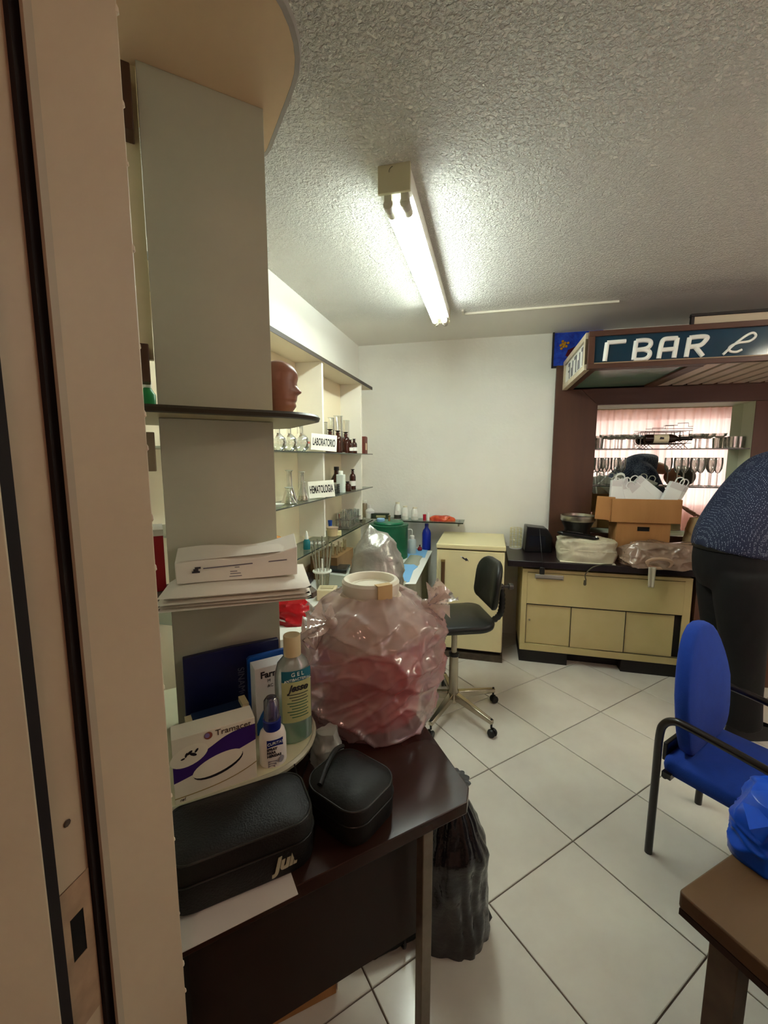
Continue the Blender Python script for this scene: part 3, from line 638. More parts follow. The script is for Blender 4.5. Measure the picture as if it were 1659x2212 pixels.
# body (x: facing direction)
V, E_, R_ = [], [], []
chain([((-.02, 0, .95), .13), ((0, 0, 1.10), .125), ((.09, 0, 1.26), .135), ((.21, 0, 1.38), .13), ((.34, 0, 1.40), .062), ((.42, 0, 1.35), .055)], None, V, E_, R_)
for s in (-1, 1):
    chain([((-.02+.03*(s > 0), s*.085, .86), .095), ((.0+.05*(s > 0), s*.095, .50), .062), ((.02+.07*(s > 0), s*.105, .10), .043), ((.10+.07*(s > 0), s*.115, .035), .034), ((.19+.07*(s > 0), s*.12, .03), .026)], 0, V, E_, R_)
    chain([((.22, s*.17, 1.36), .065), ((.33, s*.24, 1.15), .045), ((.50, s*.2, 1.01), .034), ((.56, s*.19, 1.0), .03)], 3, V, E_, R_)
body = skinmesh('body', V, E_, R_, SKIN, ps)
def blend(name, parts, m, voxel=.012, smooth=6):
    """one continuous surface: overlapping tapered volumes fused and smoothed"""
    mb = MB()
    for (pts, rads, sy) in parts:
        pp = arc([Vector(p) for p in pts], 5); n = len(pts); rr = []
        for k in range(len(pp)): f = k/(len(pp)-1)*(n-1); i = min(int(f), n-2); rr.append(rads[i]*(1-(f-i))+rads[i+1]*(f-i))
        off = len(mb.v); mb.tube(pp, rr, 20)
        for i in range(off, len(mb.v)):
            x, y, z = mb.v[i]; cy = pts[0][1]; mb.v[i] = (x, cy+(y-cy)*sy, z)
    o = mb.build(name, m, ps, smooth=180)
    r = o.modifiers.new('fuse', 'REMESH'); r.mode = 'VOXEL'; r.voxel_size = voxel; r.use_smooth_shade = True
    q = o.modifiers.new('smooth', 'SMOOTH'); q.factor = .5; q.iterations = smooth
    return o
def shirt_material():
    m = bpy.data.materials.new('dotted_navy_shirt'); m.use_nodes = True; nt = m.node_tree; N = nt.nodes; Lk = nt.links; b = N['Principled BSDF']
    b.inputs['Roughness'].default_value = .8; tc = N.new('ShaderNodeTexCoord'); vo = N.new('ShaderNodeTexVoronoi'); vo.inputs['Scale'].default_value = 150; vo.inputs['Randomness'].default_value = .35
    Lk.new(tc.outputs['Object'], vo.inputs['Vector']); rp = N.new('ShaderNodeValToRGB'); rp.color_ramp.interpolation = 'CONSTANT'
    rp.color_ramp.elements[0].color = hexc('#c3d2e2'); rp.color_ramp.elements[1].color = hexc('#131f3d'); rp.color_ramp.elements[1].position = .20
    Lk.new(vo.outputs['Distance'], rp.inputs[0]); Lk.new(rp.outputs[0], b.inputs['Base Color'])
    nz = N.new('ShaderNodeTexNoise'); nz.inputs['Scale'].default_value = 9; Lk.new(tc.outputs['Object'], nz.inputs['Vector'])
    bp = N.new('ShaderNodeBump'); bp.inputs['Strength'].default_value = .6; bp.inputs['Distance'].default_value = .03; Lk.new(nz.outputs['Fac'], bp.inputs['Height']); Lk.new(bp.outputs[0], b.inputs['Normal']); return m
shp = [([(-.045, 0, .985), (-.03, 0, 1.06), (0, 0, 1.14), (.08, 0, 1.27), (.17, 0, 1.37), (.27, 0, 1.41), (.32, 0, 1.41)], [.172, .176, .172, .172, .168, .125, .085], 1.12)]
for s in (-1, 1): shp.append(([(.17, s*.12, 1.38), (.23, s*.19, 1.33), (.29, s*.23, 1.22), (.34, s*.245, 1.13)], [.085, .085, .075, .07], 1))
blend('shirt', shp, shirt_material())['label'] = 'navy shirt with small white dots'
TRO = mat('black_trousers', '#060606', .9, bump=.3, bscale=14)
trp = [([(-.035, 0, 1.03), (-.03, 0, .95), (-.025, 0, .87), (-.02, 0, .80)], [.168, .176, .172, .14], 1.05)]
for s in (-1, 1):
    d = .05*(s > 0); trp.append(([(-.045+d, s*.09, .90), (-.035+d, s*.095, .75), (-.01+d, s*.10, .50), (.01+d, s*.105, .25), (.025+d, s*.105, .06)], [.125, .125, .098, .086, .088], 1))
blend('trousers', trp, TRO)
for s in (-1, 1):
    x0 = .02+.07*(s > 0)
    MB().grid(lambda i, j, s=s, x0=x0: (x0+.06+(.15*math.cos(2*PI*i))*(1-.12*j), s*.11+.048*math.sin(2*PI*i)*(1-.25*j), .085*j*(1-.45*max(0, math.cos(2*PI*i)))), 20, 5, True).build('shoe', mat('black_shoe', '#0c0b0b', .35), ps, smooth=180)
MB().lathe([(.165, -.018), (.171, -.016), (.171, .016), (.165, .018)], (-.038, 0, 1.02), 28, sx=1, sy=1.06).build('belt', mat('black_belt', '#0a0908', .4), ps)
# head with face and hair
def headpt(i, j, hair=False):
    th = 2*PI*i; ph = PI*j; x = math.sin(ph)*math.cos(th); y = math.sin(ph)*math.sin(th); z = -math.cos(ph)
    p = Vector((x*.098, y*.076, z*.118))
    if z < 0: p.x *= 1+.05*z; p.y *= 1+.28*z
    if x > .75 and abs(y) < .28 and -.35 < z < .05: p.x += .022*(1-abs(y)/.28)*(1-abs(z+.18)/.22 if abs(z+.18) < .22 else 0)
    if x > .6 and .0 < z < .25 and .2 < abs(y) < .55: p.x -= .008
    return p
hM = Matrix.Translation((.50, 0, 1.30))@rotm('Y', 95)
MB().grid(lambda i, j: hM@headpt(i, j), 40, 28, True).build('head', SKIN, ps, smooth=180)
MB().grid(lambda i, j: hM@(Vector((-.012, 0, .018))+headpt(i, .42+.58*j)*1.08 if True else 0), 40, 16, True).build('hair', mat('dark_hair', '#14100d', .6, bump=.4, bscale=120), ps, smooth=180)
for s in (-1, 1):
    MB().lathe([(0, 0), (.011, .002), (.008, .009), (0, .011)], hM@Vector((.085, s*.034, .012)), 10, M=rotm('Y', 120)).build('eye', mat('eye_dark', '#1a120e', .2), ps)
    MB().grid(lambda i, j, s=s: hM@Vector((-.005+.018*math.cos(2*PI*i)*math.sin(PI*j), s*(.074+.012*math.cos(PI*j)), -.005+.032*math.sin(2*PI*i)*math.sin(PI*j))), 12, 7, True).build('ear', SKIN, ps, smooth=180)
MB().grid(lambda i, j: hM@Vector((.086+.006*math.cos(2*PI*i)*math.sin(PI*j), .024*-math.cos(PI*j), -.066+.007*math.sin(2*PI*i)*math.sin(PI*j))), 10, 9, True).build('mouth', mat('lips', '#8a4a40', .5), ps, smooth=180)
for s in (-1, 1):                                           # hands: palm, four fingers and a thumb
    V = [(.56, s*.19, 1.0), (.60, s*.19, .985), (.645, s*.19, .965)]; E_ = [(0, 1), (1, 2)]; R_ = [(.026, .018), (.034, .016), (.034, .014)]
    hnd = skinmesh('hand', V, E_, R_, SKIN, ps, 2)
    for k, L_ in enumerate((.058, .068, .064, .048)):
        y = s*.19+(k-1.5)*.017*-s; skinmesh('finger', [(.64, y, .966), (.64+L_*.5, y, .948), (.64+L_*.8, y, .925), (.64+L_*.95, y, .90)], [(0, 1), (1, 2), (2, 3)], [.009, .0085, .008, .007], SKIN, hnd, 2)
    skinmesh('finger', [(.585, s*.165, .985), (.61, s*.145, .965), (.64, s*.138, .945)], [(0, 1), (1, 2)], [.011, .010, .008], SKIN, hnd, 2)
# ================================================================= small things
GLASS = film('clear_glass', '#eef3ec', .06, .45, .03)
GLASSW = film('wine_glass', '#f3f1ea', .07, .55, .03)
AMB = mat('amber_bottle_glass', '#3a1608', .12, spec=.7); PAPER = mat('white_paper', '#eeebe2', .75); CAPB = mat('black_cap', '#141212', .4)
PLW = mat('white_plastic', '#e9ebe2', .4); INK = mat('print_ink', '#2a2730', .6)
CARD = mat('corrugated_cardboard', '#b68450', .75, col2='#a87644', vscale=8, stretch=(1, 1, .2), bump=.12, bscale=70)
# ---------------- glassware and bottles
def amber(name, label, u, v, z, h, r, group, stop=True, tagged=False):
    t = rootR(name, label, 'bottle', u, v, z, group=group)
    MB().lathe([(r*.95, 0), (r, .004), (r, h*.62), (r*.82, h*.72), (r*.42, h*.78), (r*.42, h*.86), (r*.5, h*.87), (r*.5, h*.89), (0, h*.89)], seg=18).build('bottle_body', AMB, t)
    if stop: MB().lathe([(r*.36, h*.89), (r*.30, h*.93), (r*.62, h*.965), (r*.66, h*.985), (0, h)], seg=14).build('stopper', mat('amber_stopper', '#2a0f06', .15), t)
    else: MB().lathe([(r*.5, h*.87), (r*.5, h), (0, h)], seg=14).build('cap', CAPB, t)
    if tagged: MB().open_lathe([(r*1.015, h*.18), (r*1.015, h*.42)], seg=18).build('paper_label', PAPER, t)
    return t
gl = 'amber reagent bottles on the upper glass shelf'
for (x, lab) in ((713, 'leftmost brown stoppered reagent bottle behind the upper white sign'), (730, 'second brown stoppered reagent bottle on the upper glass shelf'), (747, 'third brown stoppered reagent bottle, standing apart on the upper shelf')):
    u, v, z = pu(x, 965, .10); amber('reagent_bottle', lab, .10, v, LZ, .155, .030, gl)
for (x, h, r, lab) in ((757, .10, .02, 'small brown bottle with paper label beside the tall reagent bottles'), (765, .11, .022, 'larger of two small labelled brown bottles on the upper shelf')):
    u, v, z = pu(x, 965, .13); amber('reagent_bottle', lab, .13, v, LZ, h, r, gl, tagged=True)
t = rootR('bottle_box', 'reddish brown carton at the far end of the upper glass shelf', 'carton', .10, pu(778, 965, .1)[1], LZ, 8)
MB().box(-.05, .05, -.07, .07, 0, .135).build('carton_body', mat('red_brown_carton', '#6d3123', .6, var=.2, vscale=20), t, bevel=.002)
MB().box(-.051, .051, -.05, .05, .1352, .137).build('flap', mat('red_brown_flap', '#7d3d2c', .6), t)
MB().box(-.0005+.05, .0508, -.045, .03, .03, .085).build('paper_label', mat('carton_label', '#d9c3a0', .6), t)
# graduated cylinders at the back of the upper cubby
for (x, h, r, lab) in ((703, .20, .014, 'slim graduated cylinder with dark rim on the upper shelf'), (716, .24, .020, 'tall spiral-topped glass cylinder behind the brown bottles'), (731, .265, .030, 'tallest and widest glass cylinder behind the brown bottles'), (749, .25, .024, 'rightmost glass cylinder behind the brown bottles')):
    v = pu(x, 940, .055)[1]; t = rootR('graduated_cylinder', lab, 'glass cylinder', .055, v, LZ, group='glass cylinders on the upper shelf')
    MB().open_lathe([(0, .006), (r, .006), (r, h-.006), (r*1.12, h)], seg=18).build('cylinder', GLASS, t)
    MB().lathe([(r*1.7, 0), (r*1.7, .006), (0, .006)], seg=18).build('foot', mat('foot_glass', '#bfc6b8', .1), t)
    rim = MB().tube([(r*1.12*math.cos(a*PI/8), r*1.12*math.sin(a*PI/8), h) for a in range(16)], .0012, 5, closed=True)
    rim.build('rim', mat('rim_dark', '#5a5a50', .3) if x == 703 else mat('rim_glass', '#c9cfc2', .1), t)
# round flasks
for (x, d, lab) in ((600, .085, 'round flask partly hidden behind the grey panel'), (624, .09, 'middle of three round glass flasks on the upper shelf'), (650, .10, 'largest round glass flask with red marking on the upper shelf')):
    v = pu(x, 950, .10)[1]; t = rootR('round_flask', lab, 'flask', .10, v, LZ, group='round flasks on the upper shelf'); r = d/2
    MB().open_lathe([(0, 0), (r*.5, .002), (r*.87, r*.45), (r, r), (r*.87, r*1.5), (r*.5, r*1.87), (.013, r*2.05), (.013, r*2.8), (.016, r*2.85)], seg=24).build('flask_body', GLASS, t)
    MB().lathe([(.012, r*2.6), (.014, r*2.95), (.008, r*3.1), (0, r*3.1)], seg=12).build('stopper', mat('glass_stopper', '#cfd3c6', .2), t)
    if x == 650: MB().box(r*.93, r*.99, -.012, .012, r*.9, r*1.1).build('red_mark', mat('red_mark', '#b0402a', .5), t)
# erlenmeyer flasks on the middle shelf
for k, (x, h, r, lab) in enumerate(((612, .085, .042, 'low wide glass flask at the left of the middle shelf'), (626, .17, .042, 'tall-necked glass flask on the middle shelf'), (642, .16, .036, 'second tall-necked glass flask on the middle shelf'), (656, .10, .030, 'short conical flask left of the lower sign'))):
    v = pu(x, 1075, .09)[1]; t = rootR('conical_flask', lab, 'flask', .09 if k % 2 else .12, v, HZ, group='conical flasks on the middle shelf')
    MB().open_lathe([(0, .001), (r*.96, .001), (r, .006), (r*.36, h*.55), (r*.34, h*.93), (r*.46, h)], seg=22).build('flask_body', GLASS, t)
    MB().lathe([(r*.9, .003), (r*.93, .008), (r*.75, h*.16), (0, h*.16)], seg=22).build('liquid', film('pale_liquid', '#e9dfb8', .1, .1, .05), t)
    MB().tube([(r*.46*math.cos(a*PI/8), r*.46*math.sin(a*PI/8), h) for a in range(16)], .0016, 5, closed=True).build('rim', mat('rim_glass', '#c9cfc2', .1), t)
# dishes at the left of the middle shelf
v = pu(598, 1100, .13)[1]; t = rootR('petri_dish', 'white shallow dish at the left end of the middle shelf', 'dish', .12, v, HZ)
MB().lathe([(.02, 0), (.03, .002), (.045, .014), (.047, .015), (.044, .011), (.03, .005), (0, .005)], seg=24).build('dish', PLW, t)
# bottles right of the lower sign
v = pu(727, 1030, .07)[1]; t = rootR('dark_bottle', 'dark brown bottle at the back of the middle shelf', 'bottle', .07, v, HZ)
MB().lathe([(.036, 0), (.038, .005), (.038, .09), (.018, .125), (.016, .15), (0, .15)], seg=18).build('bottle_body', AMB, t); MB().lathe([(.018, .15), (.018, .175), (0, .175)], seg=14).build('cap', CAPB, t)
MB().open_lathe([(.0385, .02), (.0385, .065)], seg=18).build('paper_label', PAPER, t)
v = pu(735, 1058, .13)[1]; t = rootR('wash_bottle', 'square white plastic bottle with bent spout on the middle shelf', 'bottle', .135, v, HZ)
MB().prism(rrect(-.027, .027, -.024, .024, .008), 0, .125).build('bottle_body', mat('milky_plastic', '#d3dbd2', .4), t, bevel=.004)
MB().lathe([(.016, .125), (.016, .148), (.012, .15), (0, .15)], seg=14).build('cap', PLW, t); MB().tube([(0, .01, .14), (0, .04, .125), (0, .075, .09)], .003, 8).build('spout', PLW, t)
amber('reagent_bottle', 'tall brown stoppered bottle with label on the middle shelf', .12, pu(762, 1050, .12)[1], HZ, .155, .024, 'bottles on the middle shelf', tagged=True)
amber('reagent_bottle', 'squat brown bottle beside the white plastic bottle', .14, pu(751, 1055, .14)[1], HZ, .07, .026, 'bottles on the middle shelf', stop=False)
v = pu(712, 1035, .08)[1]; t = rootR('glass_dish_stack', 'stack of glass dishes behind the lower sign', 'dish stack', .10, v, HZ)
for k in range(5): MB().lathe([(.05, k*.013), (.052, k*.013+.011), (.049, k*.013+.011), (.047, k*.013+.002), (0, k*.013+.002)], seg=22).build('dish', GLASS, t)
# lettered signs leaning on the shelves
def sign(txt, label, x, y, z, w, h, rot, tilt):
    u, v, _ = pu(x, y, .185); t = rootR('shelf_sign', label, 'sign', .183, v, z+.001, rot)
    t.rotation_euler = Euler((math.radians(-14), math.radians(tilt), RA+math.radians(rot)), 'XYZ'); t.location.z = z+.008
    MB().box(-w/2, w/2, -.0015, .0015, 0, h).build('board', mat('sign_card', '#f3f0e2', .6), t)
    letters(txt, h*.62, CAPB, t, (0, -.002, h*.48), sx=w*.90/(len(txt)*h*.62*.64), bold=.0016)
    return t
sign('LABORATORIO', 'white sign reading LABORATORIO on the upper glass shelf', 700, 972, LZ, .150, .098, 30, 5)
sign('HEMATOLOGIA', 'white sign reading HEMATOLOGIA on the middle glass shelf', 697, 1078, HZ, .150, .098, 26, -4)
# bottom shelf
v = pu(598, 1170, .12)[1]; t = rootR('swab_jar', 'glass jar with orange lid beside the grey panel', 'jar', .11, v, BZ)
MB().open_lathe([(0, .002), (.030, .002), (.031, .08), (.028, .10)], seg=20).build('jar', GLASS, t)
MB().lathe([(.030, .098), (.031, .10), (.031, .125), (.026, .13), (0, .13)], seg=20).build('lid', mat('orange_lid', '#c98434', .45), t)
for k in range(14): MB().tube([(.018*math.cos(k*2.4), .018*math.sin(k*2.4), .004), (.02*math.cos(k*2.4+.3), .02*math.sin(k*2.4+.3), .085)], .0022, 6).build('swab', PAPER, t)
v = pu(662, 1150, .13)[1]; t = rootR('dropper_bottle', 'small teal dropper bottle with white tip on the lowest shelf', 'bottle', .13, v, BZ)
MB().lathe([(.019, 0), (.02, .004), (.02, .045), (.012, .058), (0, .058)], seg=16).build('bottle_body', mat('teal_bottle', '#1d6f75', .25), t); MB().lathe([(.011, .058), (.011, .07), (.005, .10), (.003, .105), (0, .105)], seg=12).build('dropper_tip', PLW, t)
v = pu(718, 1150, .12)[1]; t = rootR('beige_tub', 'beige plastic tub on the lowest glass shelf', 'tub', .12, v, BZ)
MB().lathe([(.032, 0), (.038, .05), (0, .05)], seg=20).build('tub_body', mat('beige_tub', '#cbb48c', .5), t); MB().lathe([(.040, .05), (.041, .058), (.036, .06), (0, .06)], seg=20).build('lid', mat('tan_lid', '#b39b84', .5), t)
v = pu(713, 1125, .06)[1]; t = rootR('blue_cup', 'small blue measuring cup behind the beige tub', 'cup', .06, v, BZ)
MB().open_lathe([(0, .03), (.010, .03), (.016, .085)], seg=16).lathe([(.018, 0), (.018, .004), (.005, .006), (.005, .03), (0, .03)], seg=14).build('cup_body', mat('blue_cup', '#1c4fae', .35), t)
v = pu(731, 1150, .15)[1]; t = rootR('yellow_box', 'small pale yellow box beside the test tubes', 'box', .15, v, BZ, 20)
MB().box(-.02, .02, -.02, .02, 0, .03).build('box_body', mat('pale_yellow_card', '#e6d9a4', .6), t, bevel=.001); MB().box(.02, .0205, -.012, .012, .008, .022).build('paper_label', PAPER, t)
# test tube rack
v0 = pu(755, 1140, .11)[1]; t = rootR('test_tube_rack', 'wire rack holding rows of glass test tubes', 'test tube rack', .11, v0, BZ)
WIR = mat('rack_wire', '#7d786a', .35, metal=.9)
for zz in (.012, .07): MB().box(-.055, .055, -.16, .16, zz-.0015, zz+.0015).build('rack_plate', film('rack_mesh', '#b5b0a0', .45, .2, .2), t)
for (a, b) in ((-.05, -.155), (.05, -.155), (.05, .155), (-.05, .155)): MB().tube([(a, b, 0), (a, b, .075)], .002, 6).build('rack_post', WIR, t)
tt = None
for i in range(4):
    for j in range(10):
        lab = 'thin glass test tube standing in the wire rack'
        if tt is None:
            tt = MB().open_lathe([(0, 0), (.005, .002), (.0065, .008), (.0065, .105), (.0078, .108)], seg=10).build('test_tube', GLASS, None)
            o = tt
        else: o = tt.copy(); COL.objects.link(o)
        o.location = rw(.11-.036+.024*i, v0-.14+.031*j, BZ+.013+random.uniform(0, .012)); o.rotation_euler = (random.uniform(-.07, .07), random.uniform(-.07, .07), 0)
        tag(o, lab, 'test tube', 'test tubes in the wire rack')
v = pu(748, 1112, .04)[1]; t = rootR('red_rack', 'long red plastic test tube holder behind the test tubes', 'rack', .04, v, BZ)
MB().box(-.012, .012, -.15, .15, .085, .095).build('rail', mat('red_plastic', '#a02a22', .4), t); 
for y in (-.14, 0, .14): MB().box(-.01, .01, y-.006, y+.006, 0, .085).build('post', MATS['red_plastic'], t)
v = pu(776, 1120, .13)[1]; t = rootR('globe_flask', 'round-bottom flask at the right end of the lowest shelf', 'flask', .12, v, BZ)
MB().open_lathe([(0, .0), (.02, .003), (.037, .022), (.042, .042), (.036, .062), (.02, .078), (.012, .09), (.012, .125)], seg=22).build('flask_body', GLASS, t); MB().tube([(.012*math.cos(a*PI/6), .012*math.sin(a*PI/6), .125) for a in range(12)], .0015, 5, closed=True).build('rim', mat('rim_glass', '#c9cfc2', .1), t)
u, v, z = pz(688, 1160, BZ); t = rootR('calculator', 'grey pocket calculator on the edge of the lowest shelf', 'calculator', .115, pu(684, 1160, .12)[1], BZ, 15)
MB().prism(rrect(-.05, .05, -.035, .035, .006), 0, .010).build('case', mat('calculator_white', '#d8d6cc', .4), t, bevel=.002); MB().box(-.042, .042, .010, .027, .010, .0112).build('screen', mat('calculator_screen', '#4a5148', .2), t)
for i in range(5):
    for j in range(3): MB().box(-.040+.0168*i, -.028+.0168*i, -.028+.012*j, -.020+.012*j, .010, .0122).build('key', mat('calculator_key', '#8b8d88', .4), t)

# ---------------- things on the laboratory counter
u, v, z = pz(697, 1281, KZ); t = rootR('pipette_stand', 'white round stand with glass pipettes standing upright', 'pipette stand', u, v, KZ)
MB().lathe([(.055, 0), (.055, .006), (.012, .012), (0, .012)], seg=26).build('base', PLW, t); MB().tube([(0, 0, .01), (0, 0, .20)], .005, 10).build('stem', PLW, t)
for zz in (.125,): MB().lathe([(.052, zz), (.054, zz+.002), (.054, zz+.008), (.05, zz+.009), (0, zz+.009)], seg=26).build('disc', PLW, t)
for k in range(13):
    a = k*2*PI/13; r = .04; h = random.uniform(.22, .33)
    MB().tube([(r*.75*math.cos(a), r*.75*math.sin(a), .01), (r*math.cos(a), r*math.sin(a), .13), (r*1.45*math.cos(a), r*1.45*math.sin(a), h)], [.0022, .0042, .0042], 8).build('pipette', film('pipette_glass', '#f1efcf', .22, .5, .05), t)
u, v, z = pz(722, 1262, KZ); t = rootR('lab_scale', 'pale grey laboratory scale with dark weighing plate', 'scale', u, v+.04, KZ, 8)
MB().prism([(-.09, 0), (.09, 0), (.085, .07), (-.085, .085)], -.09, .09, M=Matrix(((1,0,0,0),(0,0,1,0),(0,1,0,0),(0,0,0,1)))).build('case', mat('scale_grey', '#b9bfb4', .4), t, bevel=.005)
MB().box(-.075, .075, -.06, .075, .083, .098).build('plate', mat('scale_plate', '#252a2a', .25), t, bevel=.004); MB().lathe([(0, 0), (.011, 0), (.010, .008), (0, .008)], (.088, -.02, .045), 14, M=rotm('Y', 90)).build('dial', CAPB, t)
u, v, z = pz(712, 1290, KZ); t = rootR('beige_device', 'small beige instrument box in front of the scale', 'instrument', u-.005, v-.02, KZ, 12)
MB().box(-.05, .05, -.05, .05, 0, .06).build('case', mat('beige_case', '#cfc3a0', .45), t, bevel=.004); MB().box(-.035, .035, -.02, .03, .06, .063).build('lid', mat('beige_lid', '#bfb18c', .45), t)
u, v, z = pz(655, 1262, KZ); t = rootR('black_tray', 'low black instrument tray beside the pipette stand', 'tray', u-.04, v+.02, KZ, 10)
MB().prism(rrect(-.08, .08, -.07, .07, .01), 0, .05).build('tray_body', mat('black_tray', '#241618', .4), t, bevel=.003); MB().tube([(0, 0, .05), (-.04, .03, .16)], .004, 6).build('rod', mat('dark_red_rod', '#3a1216', .5), t)
t = rootR('wooden_crate', 'brown wooden box under the lowest shelf', 'wooden box', .13, -1.03, KZ)
CRW = mat('crate_wood', '#8a6a42', .6, col2='#7a5a36', vscale=10, stretch=(.2, 1, 1))
MB().box(-.09, .09, -.16, .16, 0, .15).build('box_body', CRW, t, bevel=.002)
for k in range(9): MB().tube([(.05+.02*math.sin(k*2.2), -.13+.032*k, .15), (.05+.02*math.sin(k*2.2), -.13+.032*k, .215)], .006, 8).build('vial', film('vial_glass', '#e6d8a8', .25, .3, .1), t)
# covered microscope
u, v, z = pz(812, 1285, KZ); t = rootR('covered_microscope', 'microscope under a silver-grey dust cover', 'microscope', u, v+.05, KZ, 12)
CVP = [(0, -.150, .150, .125), (.40, -.146, .135, .12), (.62, -.130, .110, .10), (.76, -.105, .088, .075), (.86, -.075, .062, .05), (.905, -.050, .040, .03)]
def cover(i, j):
    a = 2*PI*i; ca, sa = math.cos(a), math.sin(a); f = j*.905
    for k in range(len(CVP)-1):
        if f <= CVP[k+1][0]+1e-9: q_ = (f-CVP[k][0])/(CVP[k+1][0]-CVP[k][0]); break
    l, r, d = [CVP[k][n]*(1-q_)+CVP[k+1][n]*q_ for n in (1, 2, 3)]
    cx = (l+r)/2; hw = (r-l)/2; z = .38*f
    x = cx+hw*math.copysign(abs(ca)**.75, ca); y = d*math.copysign(abs(sa)**.75, sa)
    p = Vector((x, y, z)); w = .010*fbm(p, 9, 3)+.014*crease(p+Vector((3, 3, 3)), 9, 6)+.005*math.sin(a*6)*(1-j)
    ear = .055*math.exp(-((x+.052)/.022)**2-((y+.01)/.03)**2)*max(0, (j-.86)/.14)
    return Vector((x+ca*w, y+sa*w, z+ear-.012*math.exp(-((x-.0)/.02)**2)*max(0, j-.9)*10*.5))
SIL = mat('silver_cover', '#a9a79f', .30, metal=.55, bump=.45, bscale=26)
co = MB().grid(cover, 64, 26, True); top = [cover(i/64, 1) for i in range(64)]; c = sum(top, Vector())/64+Vector((0, 0, .004)); n = len(co.v); co.v.append(tuple(c)); b0 = 64*25
co.f += [(b0+i, b0+(i+1) % 64, n) for i in range(64)]
cv = co.build('dust_cover', SIL, t, smooth=70)
ear = cv
# green drum
u, v, z = pz(838, 1204, KZ); t = rootR('green_drum', 'green metal drum with lid and wooden knob', 'drum', u, v+.02, KZ)
GRN = mat('green_enamel', '#0d5a3c', .35, var=.15, vscale=9)
MB().lathe([(.145, 0), (.15, .006), (.15, .245), (.154, .25), (.154, .262), (.147, .264), (0, .264)], seg=40).build('drum_body', GRN, t)
MB().lathe([(.115, .264), (.118, .270), (.112, .281), (.02, .288), (0, .288)], seg=36).build('lid', mat('green_lid', '#136b48', .35), t)
MB().lathe([(.008, .285), (.009, .31), (.007, .318), (.012, .330), (0, .335)], (.012, -.03, 0), 12).build('knob', mat('knob_brass', '#7b6a3e', .4), t)
MB().lathe([(.03, .28), (.032, .285), (.032, .302), (.028, .306), (0, .306)], (-.055, -.03, 0), 20).build('blue_cap', mat('light_blue_cap', '#8db9e0', .4), t)
for k, (a, z, r) in enumerate(((-62, .055, .018), (-72, .03, .022), (-50, .02, .014), (-66, .085, .01))):
    a = math.radians(a); MB().lathe([(0, 0), (r, 0), (r*.6, .0012), (0, .0015)], (.150*math.cos(a), .150*math.sin(a), z), 9, M=Matrix.Rotation(a, 4, 'Z')@rotm('Y', 90)).build('rust_patch', mat('rust', '#5a3d2a', .9), t)
# wash bottle and blue bottle
u, v, z = pz(890, 1196, KZ); t = rootR('spout_bottle', 'translucent wash bottle with curved white spout beside the drum', 'bottle', u, v, KZ)
MB().lathe([(.031, 0), (.033, .004), (.033, .105), (.026, .118), (.018, .122), (0, .122)], seg=20).build('bottle_body', mat('pale_blue_plastic', '#c2cfcf', .35), t)
MB().lathe([(.019, .122), (.019, .146), (.014, .15), (0, .15)], seg=16).build('cap', PLW, t); MB().tube(arc([(0, 0, .15), (0, 0, .185), (-.012, 0, .198), (-.05, -.005, .195)], 6), .0035, 8).build('spout', PLW, t)
u, v, z = pz(921, 1187, KZ); t = rootR('blue_bottle', 'dark blue plastic bottle beside the fridge', 'bottle', u, v, KZ)
MB().lathe([(.034, 0), (.037, .006), (.037, .03), (.0365, .034), (.037, .14), (.030, .165), (.016, .185), (.014, .20), (0, .20)], seg=24).build('bottle_body', mat('cobalt_plastic', '#12299a', .3), t)
MB().lathe([(.016, .20), (.016, .222), (0, .222)], seg=14).build('cap', mat('cobalt_cap', '#0c1c70', .35), t)
u, v, z = pz(907, 1190, KZ); t = rootR('red_bulb', 'small red rubber bulb between the two bottles', 'rubber bulb', u, v-.005, KZ)
MB().lathe([(0, 0), (.014, .002), (.020, .014), (.015, .028), (.006, .036), (.005, .046), (0, .046)], seg=16).build('bulb', mat('red_rubber', '#8f1622', .45), t); MB().lathe([(.006, .044), (.006, .052), (0, .052)], seg=10).build('tip', CAPB, t)
# cloths on the counter and grey drape along its edge
def cloth(name, label, poly, m, z):
    c = Vector((sum(p[0] for p in poly)/len(poly), sum(p[1] for p in poly)/len(poly))); t = rootR(name, label, 'cloth', c.x, c.y, z)
    o = MB().prism([(p[0]-c.x, p[1]-c.y) for p in poly], 0, .002).build('sheet', m, t); return t
LBL = mat('light_blue_cloth', '#7fb8e8', .8); WCL = mat('white_cloth', '#e3e6e2', .8)
q = lambda x, y: pz(x, y, KZ)[:2]
cloth('white_towel', 'white towel spread on the counter in front of the drum', [q(872, 1188), q(934, 1190), q(898, 1262), q(852, 1262)], WCL, KZ)
cloth('blue_sheet', 'light blue sheet under the wash bottle', [q(876, 1186), q(924, 1188), q(918, 1205), q(872, 1206)], LBL, KZ+.0022)
cloth('blue_sheet', 'crumpled light blue sheet beside the covered microscope', [q(866, 1218), q(886, 1216), q(903, 1225), q(893, 1233), q(884, 1258), q(860, 1262)], LBL, KZ+.0022)
dr_ = rootR('counter_drape', 'grey-green cloth draped over the counter edge beside the fridge', 'cloth', .63, -.7, 0)
def drape(i, j):
    v = -.66+1.24*i; out = .012+.012*math.sin(v*38)*(1-j)+.008*math.sin(v*17+1)
    if j > .86: k = (j-.86)/.14; return Vector((out*(1-k)+.004-k*.10, v, KZ+.003+.001*math.sin(v*9)*(k > 0)))
    return Vector((out+.008*(1-j), v, .14+(KZ+.003-.14)*(j/.86)))
MB().grid(drape, 90, 16).build('drape', mat('grey_green_cloth', '#a9ab98', .85), dr_, smooth=180, solid=.002)
